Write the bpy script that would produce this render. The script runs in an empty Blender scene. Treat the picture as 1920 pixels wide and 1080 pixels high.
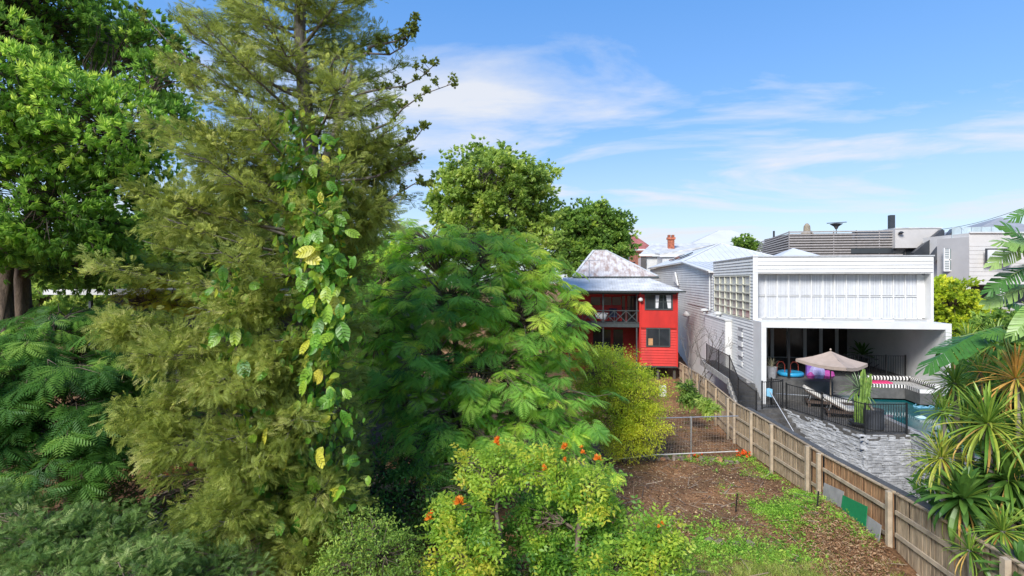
import bpy, bmesh, math, random
import numpy as np
from mathutils import Vector, Matrix

# ------------------------------------------------------------------ camera, sky, sun
SC = bpy.context.scene
COL = SC.collection
YAW = math.atan(0.136)
CA, SA = math.cos(YAW), math.sin(YAW)
EYE = 7.0
cam_d = bpy.data.cameras.new('camera'); cam = bpy.data.objects.new('camera', cam_d); COL.objects.link(cam)
cam.location = (0, 0, EYE); cam.rotation_euler = (math.radians(90), 0, YAW)
cam_d.sensor_width = 36; cam_d.lens = 18.75; cam_d.shift_y = -15/1920
cam_d.clip_start = 0.1; cam_d.clip_end = 3000
SC.camera = cam
SUN_EL, SUN_AZ = 39, 203          # azimuth of the sun, degrees clockwise from +Y (212 = behind the camera, to the left)
W = bpy.data.worlds.new('World'); SC.world = W; W.use_nodes = True
def build_world():
    nt = W.node_tree; nt.nodes.clear(); N = nt.nodes.new; L = nt.links.new
    out = N('ShaderNodeOutputWorld'); bg = N('ShaderNodeBackground')
    sky = N('ShaderNodeTexSky'); sky.sky_type = 'NISHITA'; sky.sun_disc = False
    sky.sun_elevation = math.radians(SUN_EL); sky.sun_rotation = math.radians(SUN_AZ)
    sky.air_density = 1.0; sky.dust_density = 0.6; sky.ozone_density = 4.0; sky.altitude = 50
    bg.inputs['Strength'].default_value = 0.15
    hs = N('ShaderNodeHueSaturation'); hs.inputs['Saturation'].default_value = 1.12; hs.inputs['Value'].default_value = 0.72; hs.inputs['Hue'].default_value = 0.505
    L(sky.outputs['Color'], hs.inputs['Color'])
    tc = N('ShaderNodeTexCoord'); sep = N('ShaderNodeSeparateXYZ'); L(tc.outputs['Generated'], sep.inputs[0])
    # project the view direction on a flat cloud layer
    zz = N('ShaderNodeMath'); zz.operation = 'ADD'; zz.inputs[1].default_value = 0.10; L(sep.outputs['Z'], zz.inputs[0])
    zm = N('ShaderNodeMath'); zm.operation = 'MAXIMUM'; zm.inputs[1].default_value = 0.05; L(zz.outputs[0], zm.inputs[0])
    dx = N('ShaderNodeMath'); dx.operation = 'DIVIDE'; L(sep.outputs['X'], dx.inputs[0]); L(zm.outputs[0], dx.inputs[1])
    dy = N('ShaderNodeMath'); dy.operation = 'DIVIDE'; L(sep.outputs['Y'], dy.inputs[0]); L(zm.outputs[0], dy.inputs[1])
    cb = N('ShaderNodeCombineXYZ'); L(dx.outputs[0], cb.inputs[0]); L(dy.outputs[0], cb.inputs[1])
    mp = N('ShaderNodeMapping'); mp.inputs['Location'].default_value = CLOUD_LOC; mp.inputs['Rotation'].default_value = (0,0,math.radians(-12)); mp.inputs['Scale'].default_value = (0.75, 1.15, 1)
    L(cb.outputs[0], mp.inputs[0])
    n1 = N('ShaderNodeTexNoise'); n1.inputs['Scale'].default_value = 0.9; n1.inputs['Detail'].default_value = 9; n1.inputs['Roughness'].default_value = 0.58; n1.inputs['Distortion'].default_value = 0.5
    L(mp.outputs[0], n1.inputs['Vector'])
    r1 = N('ShaderNodeValToRGB'); r1.color_ramp.elements[0].position = 0.50; r1.color_ramp.elements[1].position = 0.68
    r1.color_ramp.elements[0].color = (0,0,0,1); r1.color_ramp.elements[1].color = (1,1,1,1)
    L(n1.outputs['Fac'], r1.inputs[0])
    # thin veil low over the horizon, densest to the left as the cumulus field continues
    hz = N('ShaderNodeMapRange'); hz.inputs['From Min'].default_value = 0.0; hz.inputs['From Max'].default_value = 0.26
    hz.inputs['To Min'].default_value = 0.42; hz.inputs['To Max'].default_value = 0.0; L(sep.outputs['Z'], hz.inputs['Value'])
    n2 = N('ShaderNodeTexNoise'); n2.inputs['Scale'].default_value = 0.35; n2.inputs['Detail'].default_value = 3; L(mp.outputs[0], n2.inputs['Vector'])
    r2 = N('ShaderNodeMapRange'); r2.inputs['From Min'].default_value = 0.38; r2.inputs['From Max'].default_value = 0.62; r2.inputs['To Min'].default_value = 0.35; L(n2.outputs['Fac'], r2.inputs['Value'])
    lf = N('ShaderNodeMapRange'); lf.inputs['From Min'].default_value = 0.25; lf.inputs['From Max'].default_value = -0.45; lf.inputs['To Min'].default_value = 0.0; lf.inputs['To Max'].default_value = 0.75
    L(sep.outputs['X'], lf.inputs['Value'])
    a0 = N('ShaderNodeMath'); a0.operation = 'MAXIMUM'; L(r2.outputs[0], a0.inputs[0]); L(lf.outputs[0], a0.inputs[1])
    ml = N('ShaderNodeMath'); ml.operation = 'MULTIPLY'; L(r1.outputs['Color'], ml.inputs[0]); L(a0.outputs[0], ml.inputs[1])
    ad = N('ShaderNodeMath'); ad.operation = 'ADD'; ad.use_clamp = True; L(ml.outputs[0], ad.inputs[0]); L(hz.outputs[0], ad.inputs[1])
    m9 = N('ShaderNodeMath'); m9.operation = 'MULTIPLY'; m9.inputs[1].default_value = 0.92; L(ad.outputs[0], m9.inputs[0])
    # the clear-sky colour by elevation, blended with the physical sky
    rs = N('ShaderNodeValToRGB'); L(sep.outputs['Z'], rs.inputs[0]); e = rs.color_ramp.elements
    for p_, c_ in ((0.12, (.98,1.48,2.12)), (0.26, (.56,1.15,2.18)), (0.5, (.27,.86,2.05))): e.new(p_)
    for q_, (p_, c_) in zip(e, ((0, (1.3,1.62,2.05)), (0.12, (.95,1.46,2.12)), (0.26, (.55,1.15,2.18)), (0.5, (.27,.86,2.05)), (1, (.2,.7,1.85)))):
        q_.position = p_; q_.color = (*c_, 1)
    mk = N('ShaderNodeMixRGB'); mk.inputs['Fac'].default_value = 0.72; L(hs.outputs['Color'], mk.inputs['Color1']); L(rs.outputs['Color'], mk.inputs['Color2'])
    mx = N('ShaderNodeMixRGB'); L(m9.outputs[0], mx.inputs['Fac']); L(mk.outputs['Color'], mx.inputs['Color1'])
    mx.inputs['Color2'].default_value = CLOUD_COL
    L(mx.outputs['Color'], bg.inputs['Color']); L(bg.outputs[0], out.inputs['Surface'])
CLOUD_LOC = (20., 7., 5); CLOUD_COL = (2.05, 2.12, 2.28, 1)
build_world()
sl = bpy.data.lights.new('sun', 'SUN'); sl.energy = 2.0; sl.angle = math.radians(20); sl.color = (1, 0.965, 0.91)
sun = bpy.data.objects.new('sun', sl); COL.objects.link(sun)
_az, _el = math.radians(SUN_AZ), math.radians(SUN_EL)
sdir = Vector((math.sin(_az)*math.cos(_el), math.cos(_az)*math.cos(_el), math.sin(_el)))
sun.rotation_euler = sdir.to_track_quat('Z', 'Y').to_euler(); sun.location = (0, -20, 40)
SC.view_settings.view_transform = 'Standard'; SC.view_settings.look = 'None'; SC.view_settings.gamma = 1
SC.view_settings.use_curve_mapping = False; SC.view_settings.exposure = 1.45
SC.cycles.max_bounces = 8; SC.cycles.diffuse_bounces = 5; SC.cycles.transparent_max_bounces = 8
SC.cycles.use_denoising = True

# ------------------------------------------------------------------ measuring helpers
def ray(px):
    t = (px - 960)/1000
    return (t*CA - SA, t*SA + CA)
def P(px, py, d):
    a = ray(px); return Vector((a[0]*d, a[1]*d, EYE - (py - 525)/1000*d))
def onX(px, py, X): return P(px, py, X/ray(px)[0])
def onY(px, py, Y): return P(px, py, Y/ray(px)[1])
def onZ(px, py, Z): return P(px, py, (EYE - Z)/((py - 525)/1000))

# ------------------------------------------------------------------ materials
MATS = {}
def _nodes(name):
    m = bpy.data.materials.new(name); m.use_nodes = True; nt = m.node_tree
    return m, nt, nt.nodes['Principled BSDF']
def mat(name, col, rough=0.6, var=0.12, scale=6.0, bump=0.0, bscale=30.0, metal=0.0, spec=0.4, col2=None, stretch=(1,1,1), contrast=(0.35,0.65), emit=None):
    if name in MATS: return MATS[name]
    m, nt, b = _nodes(name); N = nt.nodes.new; L = nt.links.new
    tc = N('ShaderNodeTexCoord'); mp = N('ShaderNodeMapping'); mp.inputs['Scale'].default_value = stretch
    geo = N('ShaderNodeNewGeometry'); L(geo.outputs['Position'], mp.inputs[0])
    nz = N('ShaderNodeTexNoise'); nz.inputs['Scale'].default_value = scale; nz.inputs['Detail'].default_value = 6; nz.inputs['Roughness'].default_value = 0.6
    L(mp.outputs[0], nz.inputs['Vector'])
    rp = N('ShaderNodeValToRGB'); L(nz.outputs['Fac'], rp.inputs[0])
    c2 = col2 or tuple(max(0, c*(1 - 2*var)) for c in col)
    rp.color_ramp.elements[0].position, rp.color_ramp.elements[1].position = contrast
    rp.color_ramp.elements[0].color = (*c2, 1); rp.color_ramp.elements[1].color = (*[min(1, c*(1+var*.4)) for c in col], 1)
    # each object a slightly different tone
    oi = N('ShaderNodeObjectInfo'); mr = N('ShaderNodeMapRange'); mr.inputs['To Min'].default_value = 1 - var; mr.inputs['To Max'].default_value = 1 + var*.5
    L(oi.outputs['Random'], mr.inputs['Value'])
    hs = N('ShaderNodeHueSaturation'); L(rp.outputs[0], hs.inputs['Color']); L(mr.outputs[0], hs.inputs['Value'])
    L(hs.outputs[0], b.inputs['Base Color'])
    b.inputs['Roughness'].default_value = rough; b.inputs['Metallic'].default_value = metal
    b.inputs['Specular IOR Level'].default_value = spec
    if bump:
        n2 = N('ShaderNodeTexNoise'); n2.inputs['Scale'].default_value = bscale; n2.inputs['Detail'].default_value = 5
        L(mp.outputs[0], n2.inputs['Vector'])
        bp = N('ShaderNodeBump'); bp.inputs['Strength'].default_value = bump; bp.inputs['Distance'].default_value = 0.03
        L(n2.outputs['Fac'], bp.inputs['Height']); L(bp.outputs[0], b.inputs['Normal'])
    MATS[name] = m; return m
def leafmat(name, cols, trans=0.35, rough=0.45, spec=0.35):
    if name in MATS: return MATS[name]
    m, nt, b = _nodes(name); N = nt.nodes.new; L = nt.links.new
    at = N('ShaderNodeAttribute'); at.attribute_name = 'tint'
    rp = N('ShaderNodeValToRGB'); L(at.outputs['Fac'], rp.inputs[0]); e = rp.color_ramp.elements
    while len(e) < len(cols): e.new(0.5)
    for i, c in enumerate(cols):
        e[i].position = i/(len(cols)-1); e[i].color = ((min(1,c[0]*1.38), min(1,c[1]*1.36), c[2]*1.3, 1) if c[1]>c[0]*.8 else (*c, 1))
    b.inputs['Roughness'].default_value = rough; b.inputs['Specular IOR Level'].default_value = spec
    L(rp.outputs[0], b.inputs['Base Color'])
    tr = N('ShaderNodeBsdfTranslucent'); hs = N('ShaderNodeHueSaturation'); hs.inputs['Saturation'].default_value = 1.0; hs.inputs['Value'].default_value = 1.55; hs.inputs['Hue'].default_value = 0.49
    L(rp.outputs[0], hs.inputs['Color']); L(hs.outputs[0], tr.inputs['Color'])
    ms = N('ShaderNodeMixShader'); ms.inputs['Fac'].default_value = trans
    L(b.outputs[0], ms.inputs[1]); L(tr.outputs[0], ms.inputs[2]); L(ms.outputs[0], nt.nodes['Material Output'].inputs['Surface'])
    MATS[name] = m; return m
def glassmat(name, col, rough=0.06):
    return mat(name, col, rough, 0.1, 1.5, 0.02, 2, 0, 0.7)

white = mat('white_paint', (.69,.685,.665), .5, .03, 1.1, .04, 40, col2=(.61,.605,.585), contrast=(.25,.6))
offwhite = mat('off_white_paint', (.64,.645,.635), .55, .05, 1.5, .05, 30)
greyboard = mat('grey_weatherboard_paint', (.64,.64,.63), .6, .06, 1.2, .05, 30)
cream = mat('cream_window_paint', (.66,.65,.53), .5, .05)
black = mat('black_powder_coat', (.018,.019,.02), .4, .15)
charcoal = mat('charcoal_render', (.12,.118,.115), .8, .18, 3, .15, 25)
darkdeck = mat('dark_stone_paving', (.12,.113,.105), .55, .22, 4, .1, 30)
concrete = mat('pale_concrete', (.42,.40,.37), .85, .2, 4, .2, 30)
glass = glassmat('dark_window_glass', (.03,.035,.04))
curtain = mat('white_sheer_curtain', (.62,.63,.64), .8, .05, 3)
redpaint = mat('red_house_paint', (.58,.028,.02), .55, .09, 1.1, .1, 30, col2=(.40,.022,.018), stretch=(1,1,.35), contrast=(.3,.6))
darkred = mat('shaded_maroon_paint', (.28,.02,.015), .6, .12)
housetrim = mat('dark_green_grey_trim', (.055,.066,.066), .5, .12)
rust = mat('rusty_roof_sheet', (.60,.575,.56), .8, .2, 2.2, .1, 20, 0, .4, col2=(.37,.275,.235), stretch=(1.3,.5,.5), contrast=(.36,.60))
tin = mat('grey_corrugated_sheet', (.62,.62,.61), .75, .15, 1.0, .05, 20)
whiteroof = mat('white_roof_sheet', (.60,.61,.62), .45, .06, .6)
redroof = mat('faded_red_roof_sheet', (.36,.12,.10), .6, .2, .8)
timber_grey = mat('weathered_fence_timber', (.48,.37,.245), .85, .2, 3.5, .35, 60, col2=(.26,.19,.12), stretch=(2.5,2.5,.5))
timber_new = mat('brown_fence_timber', (.46,.27,.14), .8, .22, 3.5, .3, 60, col2=(.26,.14,.07), stretch=(2.5,2.5,.5))
timber_rail = mat('pale_rail_timber', (.52,.42,.30), .85, .15, 3, .3, 50)
bark = mat('brown_bark', (.20,.15,.11), .9, .25, 5, .8, 22, col2=(.08,.06,.045), stretch=(1,1,.4))
barkgrey = mat('grey_bark', (.26,.23,.20), .9, .25, 6, .8, 22, col2=(.11,.095,.08), stretch=(1,1,.4))
stone_m = mat('pale_ledge_stone', (.42,.425,.43), .85, .18, 3, .4, 25, col2=(.27,.275,.28))
mortar = mat('dark_stone_backing', (.22,.22,.225), .9, .2, 5, .5, 25)
rock_m = mat('garden_rock', (.27,.21,.165), .85, .3, 6, .5, 20)
taupe = mat('taupe_canvas', (.42,.33,.27), .8, .06, 3)
cushion = mat('cream_cushion', (.68,.65,.60), .85, .08, 10, .1, 60)
wicker = mat('brown_wicker', (.13,.09,.07), .7, .3, 20, .4, 90)
steel = mat('galvanised_steel', (.55,.56,.57), .35, .12, 8, 0, 1, .6)
slatgrey = mat('weathered_batten', (.36,.335,.32), .7, .12, 4)
backgrey = mat('brown_grey_wall', (.10,.092,.087), .7, .1, 2)
render_grey = mat('warm_grey_render', (.50,.48,.46), .75, .05, .8, .04, 20)
fin = mat('dark_metal_cladding', (.045,.05,.058), .45, .12, 1)
brick = mat('chimney_brick', (.42,.13,.07), .85, .3, 3, .3, 20)
plastic_blue = mat('blue_plastic', (.03,.30,.55), .35, .05)
plastic_pink = mat('pink_fabric', (.75,.05,.20), .6, .08)
plastic_purple = mat('purple_plastic', (.32,.16,.60), .4, .1)
magenta = mat('magenta_plastic', (.50,.08,.36), .4, .1)
hoseblue = mat('pale_blue_hose', (.22,.50,.68), .4, .05)
greensheet = mat('green_sheet', (.01,.26,.10), .5, .08)
greysheet = mat('grey_fibro_sheet', (.36,.35,.34), .8, .12, 3)
zinc = mat('charcoal_pot_glaze', (.07,.075,.085), .35, .2, 3, .1, 10)
cactus_m = mat('cactus_skin', (.17,.27,.045), .6, .3, 7, .2, 30, col2=(.07,.14,.025))
water = mat('pool_water', (.012,.13,.14), .04, .25, .8, .12, 2.2, 0, .7, col2=(.008,.075,.085))

def soil():
    m, nt, b = _nodes('garden_soil'); N = nt.nodes.new; L = nt.links.new
    geo = N('ShaderNodeNewGeometry')
    def noise(s, d=6, r=.6):
        n = N('ShaderNodeTexNoise'); n.inputs['Scale'].default_value = s; n.inputs['Detail'].default_value = d; n.inputs['Roughness'].default_value = r
        L(geo.outputs['Position'], n.inputs['Vector']); return n
    a, c, d = noise(.7), noise(9, 8, .7), noise(.55, 4)
    r = N('ShaderNodeValToRGB'); L(c.outputs['Fac'], r.inputs[0]); e = r.color_ramp.elements
    e[0].position = .3; e[0].color = (.09,.048,.025,1); e[1].position = .72; e[1].color = (.44,.265,.145,1); k = e.new(.5); k.color = (.235,.135,.07,1)
    r2 = N('ShaderNodeValToRGB'); L(a.outputs['Fac'], r2.inputs[0]); e = r2.color_ramp.elements
    e[0].position = .4; e[0].color = (.75,.70,.66,1); e[1].position = .65; e[1].color = (1.35,1.2,1.1,1)
    mu = N('ShaderNodeMixRGB'); mu.blend_type = 'MULTIPLY'; mu.inputs['Fac'].default_value = 1; L(r.outputs[0], mu.inputs['Color1']); L(r2.outputs[0], mu.inputs['Color2'])
    r3 = N('ShaderNodeValToRGB'); L(d.outputs['Fac'], r3.inputs[0]); e = r3.color_ramp.elements; e[0].position = .60; e[1].position = .74
    e[0].color = (0,0,0,1); e[1].color = (.6,.6,.6,1)
    mg = N('ShaderNodeMixRGB'); L(r3.outputs[0], mg.inputs['Fac']); L(mu.outputs[0], mg.inputs['Color1']); mg.inputs['Color2'].default_value = (.10,.13,.035,1)
    L(mg.outputs[0], b.inputs['Base Color']); b.inputs['Roughness'].default_value = .95; b.inputs['Specular IOR Level'].default_value = .15
    bp = N('ShaderNodeBump'); bp.inputs['Strength'].default_value = .9; bp.inputs['Distance'].default_value = .08; L(c.outputs['Fac'], bp.inputs['Height']); L(bp.outputs[0], b.inputs['Normal'])
    return m
soil_m = soil()
# stripes for the day bed cushion
def stripes():
    m, nt, b = _nodes('black_white_stripe'); N = nt.nodes.new; L = nt.links.new
    at = N('ShaderNodeAttribute'); at.attribute_name = 'tint'
    mm = N('ShaderNodeMath'); mm.operation = 'MULTIPLY'; mm.inputs[1].default_value = 1.0; L(at.outputs['Fac'], mm.inputs[0])
    fr = N('ShaderNodeMath'); fr.operation = 'FRACT'; L(mm.outputs[0], fr.inputs[0])
    gt = N('ShaderNodeMath'); gt.operation = 'GREATER_THAN'; gt.inputs[1].default_value = .5; L(fr.outputs[0], gt.inputs[0])
    mx = N('ShaderNodeMixRGB'); L(gt.outputs[0], mx.inputs['Fac']); mx.inputs['Color1'].default_value = (.02,.02,.022,1); mx.inputs['Color2'].default_value = (.75,.74,.72,1)
    L(mx.outputs[0], b.inputs['Base Color']); b.inputs['Roughness'].default_value = .85
    return m
stripe_m = stripes()

# ------------------------------------------------------------------ object helpers
def WM(o):
    m = Matrix.LocRotScale(o.location, o.rotation_euler, o.scale)
    return (WM(o.parent) @ o.matrix_parent_inverse @ m) if o.parent else m
def attach(o, parent):
    o.parent = parent; o.matrix_parent_inverse = WM(parent).inverted(); return o
def tag(o, label=None, cat=None, group=None, kind=None):
    if label: o['label'] = label
    if cat: o['category'] = cat
    if group: o['group'] = group
    if kind: o['kind'] = kind
    return o
def thing(name, loc, label, cat, group=None, rz=0):
    o = bpy.data.objects.new(name, None); COL.objects.link(o); o.location = loc; o.rotation_euler = (0, 0, rz)
    o.empty_display_size = .3
    return tag(o, label, cat, group)
class MB:
    def __init__(s): s.v = []; s.f = []; s.t = []
    def add(s, vs, fs, tint=0.0):
        k = len(s.v); s.v += [tuple(v) for v in vs]; s.f += [tuple(i+k for i in f) for f in fs]; s.t += [tint]*len(vs); return s
    def box(s, a, b, R=None, o=(0,0,0)):
        x0,y0,z0 = [min(a[i],b[i]) for i in range(3)]; x1,y1,z1 = [max(a[i],b[i]) for i in range(3)]
        vs = [(x0,y0,z0),(x1,y0,z0),(x1,y1,z0),(x0,y1,z0),(x0,y0,z1),(x1,y0,z1),(x1,y1,z1),(x0,y1,z1)]
        if R is not None: vs = [Vector(o) + R @ Vector(v) for v in vs]
        return s.add(vs, [(0,3,2,1),(4,5,6,7),(0,1,5,4),(1,2,6,5),(2,3,7,6),(3,0,4,7)])
    def beam(s, p, q, w, h, up=(0,0,1)):
        p, q = Vector(p), Vector(q); d = (q-p); L = d.length; d.normalize(); u = Vector(up)
        sd = d.cross(u); 
        if sd.length < 1e-4: sd = d.cross(Vector((1,0,0)))
        sd.normalize(); u = sd.cross(d).normalized()
        vs = []
        for c in (p, q):
            for a, b in ((-1,-1),(1,-1),(1,1),(-1,1)): vs.append(c + sd*(a*w/2) + u*(b*h/2))
        return s.add(vs, [(0,1,2,3),(7,6,5,4),(0,4,5,1),(1,5,6,2),(2,6,7,3),(3,7,4,0)])
    def prism(s, poly, z0, z1):
        n = len(poly); vs = [(x,y,z0) for x,y in poly] + [(x,y,z1) for x,y in poly]
        return s.add(vs, [tuple(range(n-1,-1,-1)), tuple(range(n,2*n))] + [(i,(i+1)%n,n+(i+1)%n,n+i) for i in range(n)])
    def solid(s, pts, off):
        off = Vector(off); n = len(pts); vs = [Vector(p) for p in pts] + [Vector(p)+off for p in pts]
        return s.add(vs, [tuple(range(n-1,-1,-1)), tuple(range(n,2*n))] + [(i,(i+1)%n,n+(i+1)%n,n+i) for i in range(n)])
    def tube(s, pts, rad, k=6, cap=True):
        pts = [Vector(p) for p in pts]; n = len(pts)
        if not hasattr(rad, '__len__'): rad = [rad]*n
        vs = []; ref = Vector((.31,.21,.92))
        for i, p in enumerate(pts):
            d = (pts[min(i+1,n-1)] - pts[max(i-1,0)])
            if d.length < 1e-6: d = Vector((0,0,1))
            d.normalize(); a = d.cross(ref)
            if a.length < .05: a = d.cross(Vector((1,0,0)))
            a.normalize(); b = d.cross(a)
            for j in range(k):
                th = 2*math.pi*j/k; vs.append(p + (a*math.cos(th) + b*math.sin(th))*rad[i])
        fs = [(i*k+j, i*k+(j+1)%k, (i+1)*k+(j+1)%k, (i+1)*k+j) for i in range(n-1) for j in range(k)]
        if cap: fs += [tuple(range(k-1,-1,-1)), tuple(range((n-1)*k, n*k))]
        return s.add(vs, fs)
    def lathe(s, c, prof, k=16):
        n = len(prof); vs = []
        for r, z in prof:
            for j in range(k): th = 2*math.pi*j/k; vs.append((c[0]+r*math.cos(th), c[1]+r*math.sin(th), c[2]+z))
        fs = [(i*k+j, i*k+(j+1)%k, (i+1)*k+(j+1)%k, (i+1)*k+j) for i in range(n-1) for j in range(k)]
        fs += [tuple(range(k-1,-1,-1)), tuple(range((n-1)*k, n*k))]
        return s.add(vs, fs)
    def build(s, name, m, parent=None, smooth=False, tint=False, bevel=0, kind=None, label=None):
        c = Vector([ (min(v[i] for v in s.v)+max(v[i] for v in s.v))/2 for i in range(3)]) if s.v else Vector()
        if s.v: c[2] = min(v[2] for v in s.v)
        me = bpy.data.meshes.new(name); me.from_pydata([tuple(Vector(v)-c) for v in s.v], [], s.f); me.update()
        if tint:
            a = me.attributes.new('tint','FLOAT','POINT'); a.data.foreach_set('value', s.t)
        me.materials.append(m)
        if smooth: me.polygons.foreach_set('use_smooth', [True]*len(me.polygons))
        o = bpy.data.objects.new(name, me); COL.objects.link(o); o.location = c
        if parent is not None: attach(o, parent)
        if bevel:
            b = o.modifiers.new('bevel','BEVEL'); b.width = bevel; b.segments = 1
        if kind: o['kind'] = kind
        if label: o['label'] = label
        return o
def npmesh(name, V, F, m, parent=None, tint=None, kind=None):
    """V (n,3) world coords, F (m,3) triangles"""
    c = V.mean(0); c[2] = V[:,2].min(); V = V - c
    me = bpy.data.meshes.new(name); me.vertices.add(len(V)); me.vertices.foreach_set('co', V.astype(np.float32).ravel())
    me.loops.add(F.size); me.loops.foreach_set('vertex_index', F.astype(np.int32).ravel())
    me.polygons.add(len(F)); me.polygons.foreach_set('loop_start', np.arange(0, F.size, 3, dtype=np.int32))
    me.update(calc_edges=True)
    if tint is not None:
        a = me.attributes.new('tint','FLOAT','POINT'); a.data.foreach_set('value', tint.astype(np.float32))
    me.materials.append(m)
    o = bpy.data.objects.new(name, me); COL.objects.link(o); o.location = c
    if parent is not None: attach(o, parent)
    if kind: o['kind'] = kind
    return o
def mesh_inst(name, me, loc, rot=(0,0,0), scale=(1,1,1), parent=None):
    o = bpy.data.objects.new(name, me); COL.objects.link(o); o.location = loc
    o.rotation_euler = rot if not isinstance(rot, Matrix) else rot.to_euler(); o.scale = scale
    if parent is not None: attach(o, parent)
    return o

# ------------------------------------------------------------------ foliage templates: +X growth, +Z face normal
def T_lance(w=.28, bend=.15):
    v = np.array([(0,0,0),(.35,w/2,-.03),(.35,-w/2,-.03),(.7,w*.4,-bend*.6),(.7,-w*.4,-bend*.6),(1,0,-bend),(.35,0,.03),(.7,0,-bend*.35)],float)
    f = np.array([(0,6,1),(0,2,6),(1,6,3),(6,7,3),(2,4,6),(6,4,7),(3,7,5),(7,4,5)])
    return v, f
def T_leaf(w=.45):
    v = np.array([(0,0,0),(.45,w/2,.04),(.45,-w/2,.04),(1,0,-.1)],float); return v, np.array([(0,3,1),(0,2,3)])
def join(parts):
    V=[];F=[];k=0
    for v,f in parts: V.append(v);F.append(f+k);k+=len(v)
    return np.vstack(V), np.vstack(F)
def rotz(v,a):
    c,s=math.cos(a),math.sin(a); return v@np.array([[c,s,0],[-s,c,0],[0,0,1]])
def roty(v,a):
    c,s=math.cos(a),math.sin(a); return v@np.array([[c,0,-s],[0,1,0],[s,0,c]])
def T_whorl(n=7, w=.24, up=.55, seed=0):
    """a tuft of lance leaves radiating round +X"""
    r=np.random.RandomState(seed); ps=[]
    for i in range(n):
        v,f=T_leaf(w); v=v*r.uniform(.75,1.1); v=roty(v,-up*r.uniform(.3,1.3)+.0)
        a=2*math.pi*(i+r.uniform(-.2,.2))/n; c,s=math.cos(a),math.sin(a)
        v=v@np.array([[1,0,0],[0,c,s],[0,-s,c]]); ps.append((v,f))
    return join(ps)
def T_pinnate(n=7, lw=.3, ll=.34, ang=60, droop=.12, tris=2, up=0.0):
    """flat frond: leaflets in pairs along a rachis"""
    ps=[]
    for i in range(n):
        x=.12+.86*i/(n-1) if n>1 else .5; env=math.sin(math.pi*(.22+.72*i/n))
        for sgn in (-1,1):
            L=ll*env
            if tris==2: v,f=T_leaf(lw); v=v.copy()
            else: v=np.array([(0,0,0),(1,0,0),(.45,lw,.02)],float); f=np.array([(0,1,2)])
            v=v*L; v=rotz(v,sgn*math.radians(ang)); v=v+np.array([x,0,-droop*x*x]); v[:,2]+= -abs(v[:,1])*(.25-up); ps.append((v,f))
    v=np.array([(0,.012,0),(0,-.012,0),(1,0,-droop)],float); ps.append((v,np.array([(0,1,2)])))
    return join(ps)
def norm(a): return a/np.maximum(np.linalg.norm(a,axis=-1,keepdims=True),1e-9)
def frames(dirs, up, roll):
    x=norm(dirs); y=norm(np.cross(up,x)); z=np.cross(x,y)
    c,s=np.cos(roll)[:,None],np.sin(roll)[:,None]
    return np.stack([x, y*c+z*s, z*c-y*s],1)       # rows are axes
def place(tpl, pos, dirs, scale, roll, rng, upj=.3):
    v,f=tpl; m=len(pos)
    up=np.tile([0,0,1.],(m,1))+rng.normal(0,upj,(m,3)); R=frames(dirs,up,roll)
    V=np.einsum('nk,mkj->mnj',v,R)*scale[:,None,None]+pos[:,None,:]
    F=(f[None]+ (np.arange(m)*len(v))[:,None,None])
    return V.reshape(-1,3),F.reshape(-1,3)
class Foliage:
    def __init__(s): s.V=[];s.F=[];s.T=[];s.k=0
    def add(s,V,F,T): s.V.append(V);s.F.append(F+s.k);s.T.append(T);s.k+=len(V)
    def build(s,name,m,parent,kind=None):
        return npmesh(name,np.vstack(s.V),np.vstack(s.F),m,parent,np.concatenate(s.T),kind)
def shell(c, r, n, rng, inner=.5, lump=.2, cut=-1):
    """clump centres in a lumpy ellipsoid, biased outwards"""
    d=norm(rng.normal(size=(n*2,3))); d=d[d[:,2]>cut][:n]; n=len(d)
    ph=rng.uniform(0,6,6)
    l=1+lump*(np.sin(4*d[:,0]+ph[0])*np.sin(4.5*d[:,1]+ph[1])+.7*np.sin(7*d[:,2]+ph[2])*np.sin(6*d[:,0]+ph[3])+.5*np.sin(11*d[:,1]+ph[4]))
    rad=inner+(1-inner)*rng.uniform(0,1,n)**.6
    return np.array(c)+d*np.array(r)*(l*rad)[:,None], d
def branch_pts(a, b, rng, n=5, sag=.12):
    a,b=np.array(a,float),np.array(b,float); L=np.linalg.norm(b-a); out=[]
    j=rng.normal(0,L*.05,3)
    for i in range(n):
        t=i/(n-1); p=a+(b-a)*t; p=p+np.array([0,0,L*sag])*math.sin(math.pi*t)+j*math.sin(math.pi*t*2); out.append(p)
    return out
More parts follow.
